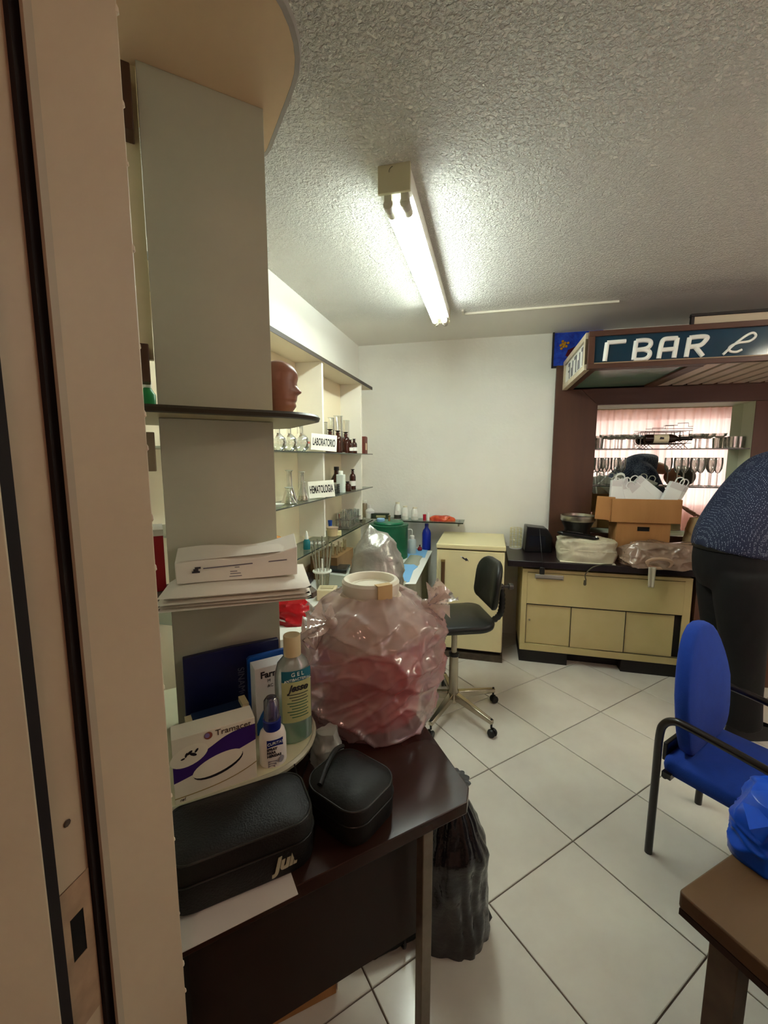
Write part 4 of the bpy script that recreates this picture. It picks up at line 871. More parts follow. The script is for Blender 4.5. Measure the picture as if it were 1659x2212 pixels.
# red bag, papers and box at the near end of the counter
def crumple(rx, ry, h, amp, seed, nu=56, nv=22, prof=None, freq=9, sq=.8, folds=0, zs=1):
    prof = prof or (lambda j: 1)
    def fn(i, j):
        a = 2*PI*i; ca, sa = math.cos(a), math.sin(a); k = prof(j)
        p = Vector((rx*k*math.copysign(abs(ca)**sq, ca), ry*k*math.copysign(abs(sa)**sq, sa), h*j))
        w = amp*.7*fbm(p+Vector((seed, seed*.7, 0)), freq, 3)+amp*.7*crease(Vector((p.x, p.y, p.z*zs))+Vector((seed, 1, seed)), freq*1.1, 5)+amp*.18*crease(Vector((p.x, p.y, p.z*zs))+Vector((1, seed, 2)), freq*2.6)+amp*.6*abs(math.sin(a*folds+3*fbm(p+Vector((seed, 0, 0)), 5)))*(1 if folds else 0)
        return p+Vector((ca*w, sa*w, amp*.5*fbm(p+Vector((0, seed, 5)), freq, 2)*(j > .02)))
    mb = MB().grid(fn, nu, nv, True)
    for (row, dz) in ((0, 0), (nv-1, .002)):
        c = sum((Vector(mb.v[row*nu+i]) for i in range(nu)), Vector())/nu; c.z += dz; n = len(mb.v); mb.v.append(tuple(c))
        mb.f += [((row*nu+i), row*nu+(i+1) % nu, n) for i in range(nu)]
    return mb
u, v, z = pz(632, 1352, KZ); t = rootR('red_bag', 'red plastic bag on the counter behind the envelopes', 'bag', u-.045, v+.06, KZ+.0, 0)
crumple(.10, .06, .10, .022, 3.1, prof=lambda j: 1.05-.35*j*j).build('bag', mat('red_bag_plastic', '#b3141c', .25, bump=.2, bscale=20), t, smooth=50)
MB().tube(arc([(-.06, -.05, .05), (-.02, -.072, .03), (.04, -.068, .025), (.07, -.03, .05)], 6), .004, 6).build('white_tie', mat('clear_white_film', '#d9c9c6', .3), t)
u, v, z = pz(636, 1392, KZ); t = rootR('white_box', 'open white box with dark edges behind the gel bottle', 'box', u, v, KZ, 25)
MB().box(-.08, .08, -.06, .06, 0, .05).build('box_body', PAPER, t, bevel=.001); MB().box(-.085, -.06, -.066, -.05, .03, .085).box(.05, .075, -.066, -.05, .02, .07).build('clip', mat('dark_clip', '#3a332c', .5), t)
# things on the back wall shelf
SZB = BZ-.004
def bsx(x, v=-.1): return pv(x, 1115, v)[0]
t = rootR('white_jar', 'white jar with narrow neck stacked on a tub on the back shelf', 'jar', bsx(799), -.1, SZB)
MB().lathe([(.036, 0), (.038, .04), (.034, .043), (0, .043)], seg=20).build('tub', PLW, t); MB().lathe([(.040, .043), (.040, .062), (.030, .075), (.014, .085), (.012, .115), (0, .115)], seg=20).build('jar_body', mat('white_jar', '#dfe0dc', .35), t)
t = rootR('small_bottle', 'tall clear bottle with white cap at the shelf corner', 'bottle', bsx(788, -.06), -.06, SZB)
MB().lathe([(.022, 0), (.023, .11), (.018, .125), (0, .125)], seg=16).build('bottle_body', film('brownish_glass', '#c9b894', .35, .3, .1), t); MB().lathe([(.02, .125), (.02, .15), (0, .15)], seg=14).build('cap', PLW, t)
t = rootR('dark_carton', 'dark green carton lying on the back shelf', 'carton', bsx(822), -.11, SZB, 6)
MB().box(-.075, .075, -.03, .03, 0, .045).build('carton_body', mat('dark_green_carton', '#2c3a26', .5, var=.4, vscale=40), t, bevel=.001); MB().box(-.03, .05, -.0308, -.03, .012, .032).build('print', mat('carton_print', '#a7a878', .6), t)
for k, (x, h, lab) in enumerate(((859, .145, 'tallest white bottle on the back shelf, above the dark base'), (875, .115, 'second white bottle on the back shelf'), (896, .105, 'third white bottle on the back shelf, beside the red packet'))):
    t = rootR('white_bottle', lab, 'bottle', bsx(x), -.10, SZB, group='white bottles on the back shelf'); w = .030
    MB().lathe([(w*.95, 0), (w, .004), (w, h*.5), (w*.97, h*.52), (w*.99, h*.7), (w*.6, h*.9), (0, h*.92)], seg=18).build('bottle_body', PLW, t); MB().lathe([(w*.62, h*.86), (w*.62, h), (0, h)], seg=16).build('cap', mat('ivory_cap', '#e9e4cc', .4), t)
    MB().open_lathe([(w*1.015, .004), (w*1.015, h*.26)], seg=18).build('band', mat('label_dark' if k == 0 else 'label_pale', '#3b3a30' if k == 0 else '#d9dccf', .5), t)
    MB().box(-w*.5, w*.5, -w*1.05, -w*.9, h*.28, h*.5).build('paper_label', PAPER, t)
t = rootR('red_tube', 'small red and white tube standing on the back shelf', 'tube', bsx(921), -.12, SZB)
MB().lathe([(.014, 0), (.014, .05), (0, .05)], seg=14).build('tube_body', mat('crimson_tube', '#b11a30', .35), t, loc=(-.012, 0, 0)); MB().lathe([(.013, 0), (.013, .06), (.009, .066), (0, .066)], seg=14).build('white_tube', PLW, t, loc=(.018, 0, 0))
t = rootR('red_packet', 'crinkled red and orange snack-like packet on the back shelf', 'packet', bsx(955), -.11, SZB)
crumple(.10, .04, .040, .016, 8.2, 60, 14, prof=lambda j: 1.02-.45*j*j, freq=16).build('packet', mat('red_foil', '#b4202a', .3, col2='#d9662e', vscale=26), t, smooth=40)
# ---------------- bucket in a pink translucent bag on the desk
bkS, bkT = .262, -.02
t = rootS('bagged_bucket', 'white-lidded bucket of red waste wrapped in a translucent pink bag', 'bucket', bkS, bkT, DZ)
PINKB = mat('pink_bucket_plastic', '#d84857', .4, var=.06, vscale=8)
MB().lathe([(.135, .004), (.14, .01), (.158, .235), (.155, .24), (0, .24)], seg=40, sx=1.0).build('bucket', PINKB, t, label='pink-red lower container')
MB().lathe([(.157, .238), (.157, .262), (.140, .295), (.10, .335), (.082, .36), (0, .36)], seg=40).build('shoulder', mat('bucket_white', '#e6dccb', .4), t)
lid = MB().lathe([(.080, .355), (.083, .372), (.083, .392), (.077, .400), (.069, .400), (.063, .393), (.061, .380), (.045, .378), (0, .378)], seg=40).build('lid', mat('lid_white', '#f0ebdb', .35), t)
MB().tube([(.052*math.cos(a*PI/16), .052*math.sin(a*PI/16), .379) for a in range(32)], .002, 6, closed=True).build('lid_ring', MATS['lid_white'], lid)
MB().box(-.022, .022, -.088, -.083, .335, .398).box(-.022, .022, -.088, -.066, .398, .4015).build('tape', mat('brown_tape', '#d2b27c', .3), t, label='strip of brown packing tape')
PBAG = film('pink_bag_film', '#fbe3e2', .40, .30, .14, .5, .15, 30)
def bagpt(i, j):
    a = 2*PI*i; ca, sa = math.cos(a), math.sin(a)
    prof = [(0, .172), (.03, .188), (.15, .198), (.35, .204), (.55, .206), (.72, .200), (.84, .178), (.92, .138), (1.0, .096)]
    for k in range(len(prof)-1):
        if prof[k][0] <= j <= prof[k+1][0]: f = (j-prof[k][0])/(prof[k+1][0]-prof[k][0]); r = prof[k][1]*(1-f)+prof[k+1][1]*f; break
    z = .365*j; p = Vector((ca*r, sa*r, z))
    big = .012*fbm(p*1.0, 6, 2)
    sk = Vector((p.x+.5*p.z, p.y-.4*p.z, p.z*1.3)); sk2 = Vector((p.x-.8*p.z, p.y+.6*p.z, p.z*.8)); fine = .018*crease(sk+Vector((2, 5, 1)), 4.6, 9)+.010*crease(sk2+Vector((7, 1, 3)), 8, 11)+.004*crease(p, 15, 9)-.008
    pl = .006*math.sin(a*11+7*fbm(p, 4))*max(0, j-.7)/.3
    fold = .006*math.sin(a*3+z*34+3*fbm(p, 5))
    w = (big+fine+fold)*(1-.75*max(0, j-.85)/.15)+pl
    zz = z+.006*fbm(p+Vector((9, 9, 9)), 16, 2)*min(1, j*8)
    if j < .02: zz = max(0, zz)
    return Vector((p.x*1.04+ca*w, p.y*.94+sa*w, max(.001, zz)))
MB().grid(bagpt, 240, 100, True).build('bag', PBAG, t, smooth=180, label='translucent pink plastic bag')
def tuft(parent, base, dirs, name, m):
    mb = MB()
    for (d, L_, w, ph) in dirs:
        d = Vector(d).normalized(); n = d.cross(Vector((.3, .5, .8))).normalized(); b = d.cross(n)
        mb.grid(lambda i, j, d=d, n=n, b=b: Vector(base)+d*(L_*j)+n*((i-.5)*w*(.15+j*1.0))+b*(.35*w*math.sin(i*9+ph+j*3)*(.2+j)), 12, 7)
    return mb.build(name, m, parent, smooth=180)
WBAG = film('bag_knot_film', '#f3dcd0', .6, .3, .15, .4)
tuft(t, (-.155, -.075, .325), [((-.6, -.2, .6), .075, .05, 0), ((-.8, 0, .1), .07, .05, 2), ((-.2, -.4, .7), .05, .04, 4), ((-.7, -.3, -.4), .08, .05, 1)], 'knot', WBAG)
tuft(t, (.135, -.095, .325), [((.6, -.2, .6), .075, .07, 1), ((.9, .1, .2), .08, .07, 3), ((.3, -.4, .8), .06, .06, 5), ((.8, -.3, -.4), .06, .06, 2)], 'knot', WBAG)
for bx in (-.155, .135): MB().grid(lambda i, j, bx=bx: Vector((bx, -.085, .325))+.016*Vector((math.cos(2*PI*i)*math.sin(PI*j), math.sin(2*PI*i)*math.sin(PI*j), math.cos(PI*j))), 12, 8, True).build('knot', WBAG, t, smooth=180)

# ---------------- envelopes
LZS = 1.166
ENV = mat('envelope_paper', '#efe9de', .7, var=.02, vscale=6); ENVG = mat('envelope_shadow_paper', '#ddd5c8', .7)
for k, (lab, ds, rot) in enumerate((('lowest flat white envelope on the letter shelf', 0, 1.5), ('second flat white envelope from the bottom of the pile', .004, -.6), ('third flat white envelope from the bottom of the pile', -.003, .8), ('uppermost flat envelope, puffed, beneath the printed one', .002, 0))):
    t = rootS('envelope', lab, 'envelope', -.105+ds, -.048, LZS+[0, .006, .0135, .021][k], rot-13, group='flat envelopes on the letter shelf')
    th = [.0055, .007, .007, .018][k]
    def env(i, j, top, th=th, k=k):
        x = -.157+.314*i; y = -.115+.22*j; e = min(1, min(i, 1-i)*9)*min(1, min(j, 1-j)*9); e = e**.5
        return Vector((x, y, (th*.5+(th*.5*e+(.006*e*math.sin(i*3.0+.4) if k == 3 else 0)) if top else th*.5-th*.5*e)))
    mb = MB(); mb.grid(lambda i, j: env(i, j, True), 26, 16); mb.grid(lambda i, j: env(i, j, False), 26, 16)
    mb.build('envelope_body', ENV, t, smooth=60)
    MB().add([(-.15, .10, th*.5), (.15, .10, th*.5), (.06, .104, th*.5+.0005), (-.06, .104, th*.5+.0005)], [(0, 1, 2, 3)]).build('flap', ENVG, t)
t = rootS('printed_envelope', 'thick white envelope with printed header standing on the pile', 'envelope', -.107, -.068, LZS+.0465, -10)
def pe(i, j):                                    # puffy parcel, front face leaning back
    pass
vs = []; NX = 14
for k in range(NX+1):
    x = -.132+.262*k/NX; f = .010*max(0, (k/NX-.45))**1.5*4; b = .004*math.sin(k*.5)
    vs += [(x*.985, -.045+b*.5, 0), (x, -.040+b, .046+f+b), (x*1.02, .040, .064+f*1.1+b), (x, .045, .0)]
fs = []
for k in range(NX):
    for m_ in range(4): a = k*4+m_; b_ = k*4+(m_+1) % 4; fs.append((a, b_, b_+4, a+4))
fs += [(0, 3, 2, 1), tuple(NX*4+q for q in range(4))]
pb = MB().add(vs, fs).build('envelope_body', ENV, t, bevel=.002, smooth=60)
rx = PI/2-.1
def eprint(x0, x1, z0, z1): return MB().add([(x0, -.0462+.11*z0, z0), (x1, -.0462+.11*z0, z0), (x1, -.0462+.11*z1, z1), (x0, -.0462+.11*z1, z1)], [(0, 1, 2, 3)])
eprint(-.098, -.082, .022, .026).build('printed_logo', INK, pb); eprint(-.095, -.085, .026, .031).build('printed_logo', INK, pb); eprint(-.092, -.080, .031, .035).build('printed_logo', INK, pb)
MB().add([(-.075, -.0448, .030), (.105, -.0442, .036), (.105, -.0440, .0385), (-.075, -.0445, .0325)], [(0, 1, 2, 3)]).build('printed_line', mat('faint_ink', '#6b6670', .7), pb)
for (x0, x1, z) in ((-.01, .05, .0275), (-.02, -.005, .019), (-.02, .03, .014), (-.022, .022, .008)): eprint(x0, x1, z, z+.0016).build('printed_line', mat('faint_ink', '#6b6670', .7), pb)
MB().add([(-.125, -.0385, .0485), (.120, -.0385, .0575), (.09, .0, .068), (-.11, .0, .058)], [(0, 1, 2, 3)]).build('flap', ENV, t)

# ---------------- things on the foot shelf
FZ = .834
t = rootS('blue_folder', 'dark blue folder leaning against the grey panel', 'folder', -.128, -.028, FZ)
MB().prism([(-.112, 0), (.112, 0), (.114, .188), (.0, .190), (-.110, .186)], 0, .016, M=Matrix(((1,0,0,0),(0,.09,-1,-.012),(0,1,0,0),(0,0,0,1)))).build('cover', mat('navy_folder', '#0a1142', .35, var=.1, vscale=6), t, bevel=.002)
FDL = mat('faded_silver_print', '#5c6278', .5)
letters('SINAMCOS', .022, FDL, t, (.016, -.0212, .085), rot=(PI/2, PI/2, 0), sx=1.0)
MB().box(.034, .038, -.0215, -.021, .095, .115).box(.038, .046, -.0215, -.021, .111, .115).box(.038, .046, -.0215, -.021, .103, .106).build('lettering', FDL, t)
t = rootS('blue_binder', 'bright blue plastic binder behind the white medicine box', 'binder', -.055, -.068, FZ, 4)
MB().prism(rrect(-.045, .055, 0, .172, .008), -.005, .005, M=Matrix(((1,0,0,0),(0,0,-1,0),(0,1,0,0),(0,0,0,1)))).build('cover', mat('bright_blue_plastic', '#0b4fa6', .3), t)
MB().box(-.044, .054, .005, .009, .004, .165).build('pages', PAPER, t)
t = rootS('medicine_box', 'white medicine box with blue swoosh behind the gel bottle', 'medicine box', -.055, -.105, FZ, 3)
MB().box(-.040, .040, -.022, .022, 0, .165).build('carton', mat('carton_white', '#e9ebee', .5), t, bevel=.001)
PRB = mat('print_blue', '#1560b0', .5); 
letters('Farm', .022, INK, t, (-.028, -.0226, .146), align='LEFT', bold=.0006); letters('M', .010, INK, t, (-.012, -.0226, .130), align='LEFT'); letters('AC', .010, INK, t, (-.012, -.0226, .117), align='LEFT')
MB().add([(-.040, -.0224, .0), (-.012, -.0224, .0), (-.010, -.0224, .03), (.0, -.0224, .06), (.02, -.0224, .09), (.036, -.0224, .108), (.012, -.0224, .098), (-.012, -.0224, .078), (-.030, -.0224, .05), (-.040, -.0224, .03)], [tuple(range(10))]).build('print', PRB, t)
t = rootS('label_box', 'small dark blue box with pale label behind the tissue-sized carton', 'box', -.175, -.125, FZ, 4)
MB().box(-.055, .048, -.025, .025, 0, .085).build('carton', mat('navy_carton', '#14284a', .45), t, bevel=.001); MB().box(-.042, .040, -.0256, -.025, .05, .080).build('paper_label', mat('label_bluegrey', '#9fb2c0', .6), t); MB().box(.048, .062, -.02, .02, 0, .095).build('cream_flap', mat('cream_flap', '#cfc39a', .6), t); MB().box(-.068, -.055, -.02, .02, 0, .085).build('cream_flap', mat('cream_flap', '#cfc39a', .6), t)
for k in range(3): MB().box(-.036, .034-.01*k, -.0258, -.0256, .071-.008*k, .073-.008*k).build('printed_line', INK, t)
# carton with purple swoosh
t = rootS('medicine_carton', 'white carton with purple swoosh and printed oval, at the shelf front', 'carton', -.198, -.208, FZ)
MB().box(-.0755, .0755, -.052, -.004, 0, .132).build('carton', mat('carton_cream', '#e5e0cf', .5), t, bevel=.001)
yf = -.0524
def plate(pts, name, m, dy=0, parent=None): return MB().add([(p[0], yf-dy, p[1]) for p in pts], [tuple(range(len(pts)))]).build(name, m, parent or t)
up = [(-.0755+.151*k/24, .132*(.64+.03*k/24+.23/(1+math.exp(-(k-12)*.42)))) for k in range(25)]
lo = [(-.0755+.151*k/24, .132*(.33+.31*((k/24)**1.15))) for k in range(25)]
lo = [(x, min(z, u_[1]-.010)) for (x, z), u_ in zip(lo, up)]
vs = []; 
for a_, b_ in zip(lo, up): vs += [(a_[0], yf, a_[1]), (b_[0], yf, b_[1])]
MB().add(vs, [(2*k, 2*k+2, 2*k+3, 2*k+1) for k in range(24)]).build('purple_swoosh', mat('purple_print', '#35186b', .5), t)
def oval(cx, cz, a, b, tilt, n=28): return [(cx+a*math.cos(q)*math.cos(tilt)-b*math.sin(q)*math.sin(tilt), cz+a*math.cos(q)*math.sin(tilt)+b*math.sin(q)*math.cos(tilt)) for q in [2*PI*k/n for k in range(n)]]
plate(oval(.004, .0555, .047, .021, .22), 'oval_shadow', mat('print_black', '#14121a', .5), .0004); plate(oval(.003, .0585, .047, .0185, .22), 'oval', mat('print_cream', '#ece8d6', .5), .0008)
plate(oval(-.047, .092, .034, .020, .25), 'oval', mat('print_cream', '#ece8d6', .5), .0004)
for (x, z, r, tl) in ((-.046, .098, .006, .6), (-.040, .093, .007, -.5), (-.052, .095, .005, 1.2), (-.058, .089, .004, .2), (-.034, .099, .005, .9)): plate(oval(x, z, r, r*.45, tl, 10), 'leaf_print', mat('print_black', '#14121a', .5), .0008)
plate(oval(-.012, .1215, .0075, .0075, 0), 'logo', mat('logo_rust', '#8a4a3a', .5), .0004); plate(oval(-.014, .1225, .0045, .005, .3), 'logo', mat('logo_violet', '#7c6aa0', .5), .0008)
letters('Tramacet', .0165, mat('print_sepia', '#4a3c34', .5), t, (.0005, yf-.0004, .122), align='LEFT', sx=1.05)
ln = [(-.0755, .012)]+[(-.0755+.151*k/16, .012+.024*(k/16)**3) for k in range(1, 17)]
MB().tube([(x, yf, z) for x, z in ln], .0009, 5).build('printed_line', mat('print_gold', '#8f7b3c', .5), t); letters('ref.', .008, mat('print_sepia', '#4a3c34', .5), t, (-.062, yf-.0004, .007), shear=.3)
# gel bottle
t = rootS('gel_bottle', 'clear antibacterial gel bottle with beige cap and green liquid', 'bottle', -.018, -.175, FZ, -6)
def ob(prof): return [(r, z) for r, z in prof]
GP = [(.034, 0), (.041, .006), (.042, .14), (.041, .165), (.034, .19), (.020, .205), (.018, .21)]
MB().open_lathe([(0, .001)]+GP, seg=36, sy=.66).build('bottle_body', film('bottle_film', '#f2f5f0', .42, .4, .1, .6), t)
MB().lathe([(.033, .003), (.0395, .007), (.0405, .05), (0, .05)], seg=32, sy=.64).build('gel', film('teal_gel', '#3ff0c2', .8, .12, .08, .8), t)
MB().lathe([(.0195, .205), (.0195, .250), (.0185, .252), (.0, .250)], seg=26).build('cap', mat('beige_cap', '#d8c79a', .4), t)
def lab(x0, x1, z0, z1, m, name, off=.0006, parent=None):
    return MB().grid(lambda i, j: Vector((( .0422+off)*math.sin(x0+(x1-x0)*i), -(.0422+off)*.66*math.cos(x0+(x1-x0)*i), z0+(z1-z0)*j)), 14, 3).build(name, m, parent or t, smooth=180)
L0 = lab(-.75, 1.05, .055, .152, film('yellow_label', '#dfe0a0', .88, .1, .3, .3), 'label')
lab(-.75, 1.05, .152, .178, mat('teal_label', '#1f7186', .4), 'label', .0009)
def lab_text(txt, size, z, m, shear=0, sx=1, ang=.12, bold=0):
    return letters(txt, size, m, t, (.0440*math.sin(ang), -.0440*.66*math.cos(ang)-.0006, z), rot=(PI/2, 0, ang*1.0), shear=shear, sx=sx, bold=bold)
lab_text('G E L', .013, .170, LET); lab_text('ANTIBACTERIAL', .0085, .158, LET); lab_text('Jesse', .022, .138, INK, shear=.35, bold=.0006)
for k in range(9):
    lab(-.45+.12*(k % 3), .75-.1*(k % 2), .121-.0068*k, .1232-.0068*k, mat('label_green_ink', '#2f6b4c', .5) if k > 2 else mat('label_dark_ink', '#3c4a3c', .5), 'printed_line', .0010, L0)
# spray bottle
t = rootS('spray_bottle', 'small white wound-spray bottle with dark blue nozzle cap', 'bottle', -.082, -.232, FZ, -4)
MB().lathe([(.026, 0), (.0285, .005), (.0285, .062), (.025, .076), (.018, .084), (0, .084)], seg=30, sy=.72).build('bottle_body', mat('spray_white', '#eceae4', .35), t)
MB().lathe([(.0185, .080), (.0190, .100), (.0165, .102), (0, .102)], seg=24).build('nozzle', mat('nozzle_blue', '#14247c', .3), t); MB().lathe([(.0115, .100), (.0105, .125), (.006, .138), (0, .139)], seg=18).build('nozzle_tip', mat('nozzle_blue', '#14247c', .3), t)
MB().open_lathe([(.0165, .100), (.0160, .142), (.011, .149), (0, .150)], seg=24).build('clear_cap', film('clear_cap', '#cdd0e6', .15, .4, .06), t)
def sl(x0, x1, z0, z1, m, off): return MB().grid(lambda i, j: Vector(((.0285+off)*math.sin(x0+(x1-x0)*i), -(.0285+off)*.72*math.cos(x0+(x1-x0)*i), z0+(z1-z0)*j-.004*(2*i-1)**2*(1-j))), 12, 4).build('label', m, t, smooth=180)
sl(-.55, .7, .050, .064, mat('nozzle_blue', '#14247c', .3), .0005)
letters('CURITAS', .0085, LET, t, (.002, -.0218, .057), rot=(PI/2, 0, .08)); 
for k, w_ in enumerate(('SPRAY', 'PARA', 'HERIDAS')): letters(w_, .0075, INK, t, (-.016, -.0212, .044-.0075*k), rot=(PI/2, 0, 0), align='LEFT', bold=.0003)
for k in range(3): sl(-.5, .2-.1*k, .016-.005*k, .0175-.005*k, mat('label_grey_ink', '#8a8790', .6), .0005)
MB().lathe([(0, 0), (.0075, 0), (.007, .0008), (0, .0008)], (.014, -.0178, .016), 16, M=Matrix.Rotation(.6, 4, 'Z')@rotm('X', 90)).build('round_seal', mat('label_grey_ink', '#8a8790', .6), t)
# head model on the middle rounded shelf
t = rootS('head_model', 'pink-brown plaster face model in profile on the rounded shelf', 'head model', .042, .085, 1.5905, -28)
PR = [(0, -.020, .02, .028), (.012, -.022, .026, .030), (.024, -.028, .036, .036), (.036, -.034, .044, .040), (.046, -.038, .041, .043), (.052, -.042, .045, .045), (.060, -.045, .046, .046), (.066, -.047, .047, .047), (.074, -.05, .060, .048), (.082, -.052, .055, .049), (.092, -.054, .047, .050), (.102, -.056, .046, .051), (.114, -.057, .050, .050), (.128, -.056, .049, .048), (.142, -.050, .042, .042), (.154, -.038, .030, .032), (.162, -.015, .012, .014)]
def hp(i, j):
    f = j*(len(PR)-1); k = min(int(f), len(PR)-2); q = f-k; z, b, fr_, w = [PR[k][n]*(1-q)+PR[k+1][n]*q for n in range(4)]
    a = 2*PI*i; ca, sa = math.cos(a), math.sin(a); nose = 1.0
    rx_ = fr_ if ca > 0 else -b
    if ca > 0: base = min(fr_, .047); rx_ = base+(fr_-base)*max(0, ca)**14
    return Vector((rx_*ca, w*sa, z*.93))
hh = MB().grid(hp, 56, 52, True); 
hh.build('face', mat('plaster_flesh', '#9c6a55', .35, var=.1, vscale=20), t, smooth=180)
MB().prism(rrect(-.04, .035, -.035, .035, .02), -.0, .004).build('base', mat('plaster_base', '#8a5c48', .5), t)
# red, green things glimpsed behind the panel
t = rootR('red_box', 'narrow red box glimpsed between door frame and panel', 'box', .10, -2.30, 1.25, 0)
t.location = sw(-.272, .09, 1.166); t.rotation_euler = (0, 0, SA)
MB().box(-.02, .012, -.05, .05, 0, .135).build('box_body', mat('red_card', '#a31220', .5), t, bevel=.001); MB().box(-.0205, .0125, -.051, .051, .135, .150).build('lid', PAPER, t)
t = root('green_bottle', 'small green bottle glimpsed behind the grey panel', 'bottle', sw(-.272, .07, 1.5905), SA)
MB().lathe([(.016, 0), (.017, .04), (.008, .055), (0, .055)], seg=16).build('bottle_body', mat('green_plastic', '#1c8a4a', .3), t); MB().lathe([(.009, .055), (.009, .07), (0, .07)], seg=12).build('cap', PLW, t)

# ---------------- on the dark desk
t = rootS('paper_sheet', 'white sheet of paper under the black case', 'paper', -.19, -.385, DZ+.0004)
MB().box(-.095, .092, -.066, .055, 0, .0012).build('sheet', mat('sheet_paper', '#e2e0da', .7), t)
BKF = mat('black_fabric', '#0b0b09', .55, bump=.2, bscale=300); PIP = mat('black_piping', '#23241f', .4)
def soft_case(t, P, h, puff, m, pipe=True):
    mb = cushion(P, 0, h, None, puff); o = mb.build('case_body', m, t, smooth=60)
    n = len(P); cx = sum(p[0] for p in P)/n; cy = sum(p[1] for p in P)/n
    MB().tube([(cx+(p[0]-cx)*.965, cy+(p[1]-cy)*.965, h-.003) for p in P], .0020, 6, closed=True).build('piping', PIP, t)
    MB().tube([(cx+(p[0]-cx)*1.003, cy+(p[1]-cy)*1.003, h*.6) for p in P], .0016, 6, closed=True).build('zipper', mat('zip_black', '#171715', .3), t)
    return o
t = rootS('black_case', 'black padded case with silver lettering on the white paper', 'case', -.165, -.350, DZ+.0018, -3)
soft_case(t, rrect(-.125, .122, -.062, .076, (.03, .045, .035, .02), 8), .098, .008, BKF)
letters('Juli', .034, mat('silver_print', '#b9b79c', .4), t, (.040, -.0645, .034), rot=(PI/2, 0, .10), shear=.25, bold=.0016, align='LEFT', depth=.0006)
t = rootS('black_pouch', 'black zipped pouch leaning beside the padded case', 'pouch', .052, -.338, DZ, 24)
soft_case(t, rrect(-.072, .075, -.078, .082, (.04, .045, .04, .05), 8), .080, .012, mat('black_leatherette', '#0c0d0a', .6, bump=.08, bscale=160))
MB().tube(arc([(-.06, .03, .088), (-.02, .05, .096), (.03, .072, .092), (.06, .078, .082)], 6), .0055, 8).build('fold', mat('black_leatherette', '#10110c', .42), t); MB().box(.073, .078, -.015, .004, .035, .055).build('care_tag', PAPER, t)
t = rootS('thin_cable', 'thin dark cable hanging between case and shelf', 'cable', 0, 0, 0)
MB().tube(arc([(-.045, -.262, .835), (-.040, -.274, .80), (-.034, -.268, .768), (-.030, -.262, .744), (-.010, -.20, .742), (.03, -.14, .742)], 8), .0016, 6).build('cable', CAPB, t); MB().lathe([(.004, 0), (.005, .012), (0, .014)], (.03, -.14, .740), 8).build('plug', CAPB, t)
t = rootS('white_bag', 'crumpled white plastic bag beside the foot of the pink bag', 'bag', .062, -.172, DZ)
crumple(.032, .03, .085, .012, 5.5, 40, 14, prof=lambda j: 1-.35*j, freq=20).build('bag', film('white_bag_film', '#e3ece2', .7, .25, .2, .3), t, smooth=60)
# ---------------- below and beside the desk
t = root('garbage_bag', 'black crinkled garbage bag on the floor behind the desk leg', 'garbage bag', (.215, 1.19, 0))
crumple(.100, .10, .50, .014, 2.2, 90, 40, prof=lambda j: (1.0-.10*j if j < .6 else max(.16, .94-2.1*(j-.6)) if j < .94 else .16+3.2*(j-.94)), freq=8, sq=.85, folds=6, zs=.3).build('bag', mat('black_bag_film', '#232126', .2, spec=.9, bump=.25, bscale=45), t, smooth=60)
MB().add([(.07, -.05, .01), (.125, -.01, .01), (.118, .01, .05), (.08, -.02, .07), (.135, .0, .012)], [(0, 1, 3), (1, 2, 3), (0, 4, 1), (1, 4, 2)]).build('bag_corner', mat('black_bag_film', '#1e1c20', .24), t, smooth=0)
t = root('floor_carton', 'brown cardboard box on the floor under the desk', 'cardboard box', (-.30, 1.06, 0), math.radians(24))
MB().box(-.14, .13, -.12, .12, 0, .20).build('carton', CARD, t, bevel=.002); MB().box(.131, .134, -.125, .10, .01, .255).build('white_flap', PAPER, t); MB().box(-.14, .13, -.005, .005, .2, .2015).build('tape', mat('pale_tape', '#c9a878', .4), t)
t = root('shadow_form', 'long dark bundle built in place of a shadow on the floor tiles under the desk', 'form', (.0, 1.12, 0), math.radians(20))  # dark solid that stands in for a shadow on the tiles
def shadow_pt(i, j):
    a = 2*PI*i; r = .034*math.sin(PI*min(max(j, .02), .98))**.3
    return Vector((-.13+.26*j, r*math.cos(a)*1.1+.006*fbm((j*3, i*2, 1), 2), max(.001, r*(1+math.sin(a))*.9+.006*fbm((j*4, i*3, 2), 2))))
MB().grid(shadow_pt, 24, 24, True).build('form', mat('dark_green_shadow', '#0e120d', .8, bump=.3, bscale=30), t, smooth=180); MB().tube([(.05, .045*1.1*math.cos(a*PI/8), .0415+.0415*math.sin(a*PI/8)) for a in range(16)], .004, 6, closed=True).build('form_ring', CAPB, t)
# blue bag on the brown table
t = root('blue_bag', 'bright blue plastic bag on the brown table', 'bag', (.80, .745, .7425), math.radians(25))
crumple(.135, .055, .105, .026, 7.7, 120, 40, prof=lambda j: 1.0-.30*j*j, freq=6).build('bag', mat('bright_blue_bag', '#0850d2', .3, bump=.1, bscale=14), t, smooth=180)
MB().add([(-.12, -.02, .03), (-.165, .0, .085), (-.125, .03, .10), (-.09, -.03, .095)], [(0, 1, 3), (1, 2, 3), (0, 2, 1), (0, 3, 2)]).build('bag_corner', mat('bright_blue_bag', '#0a45c8', .32), t, smooth=0)

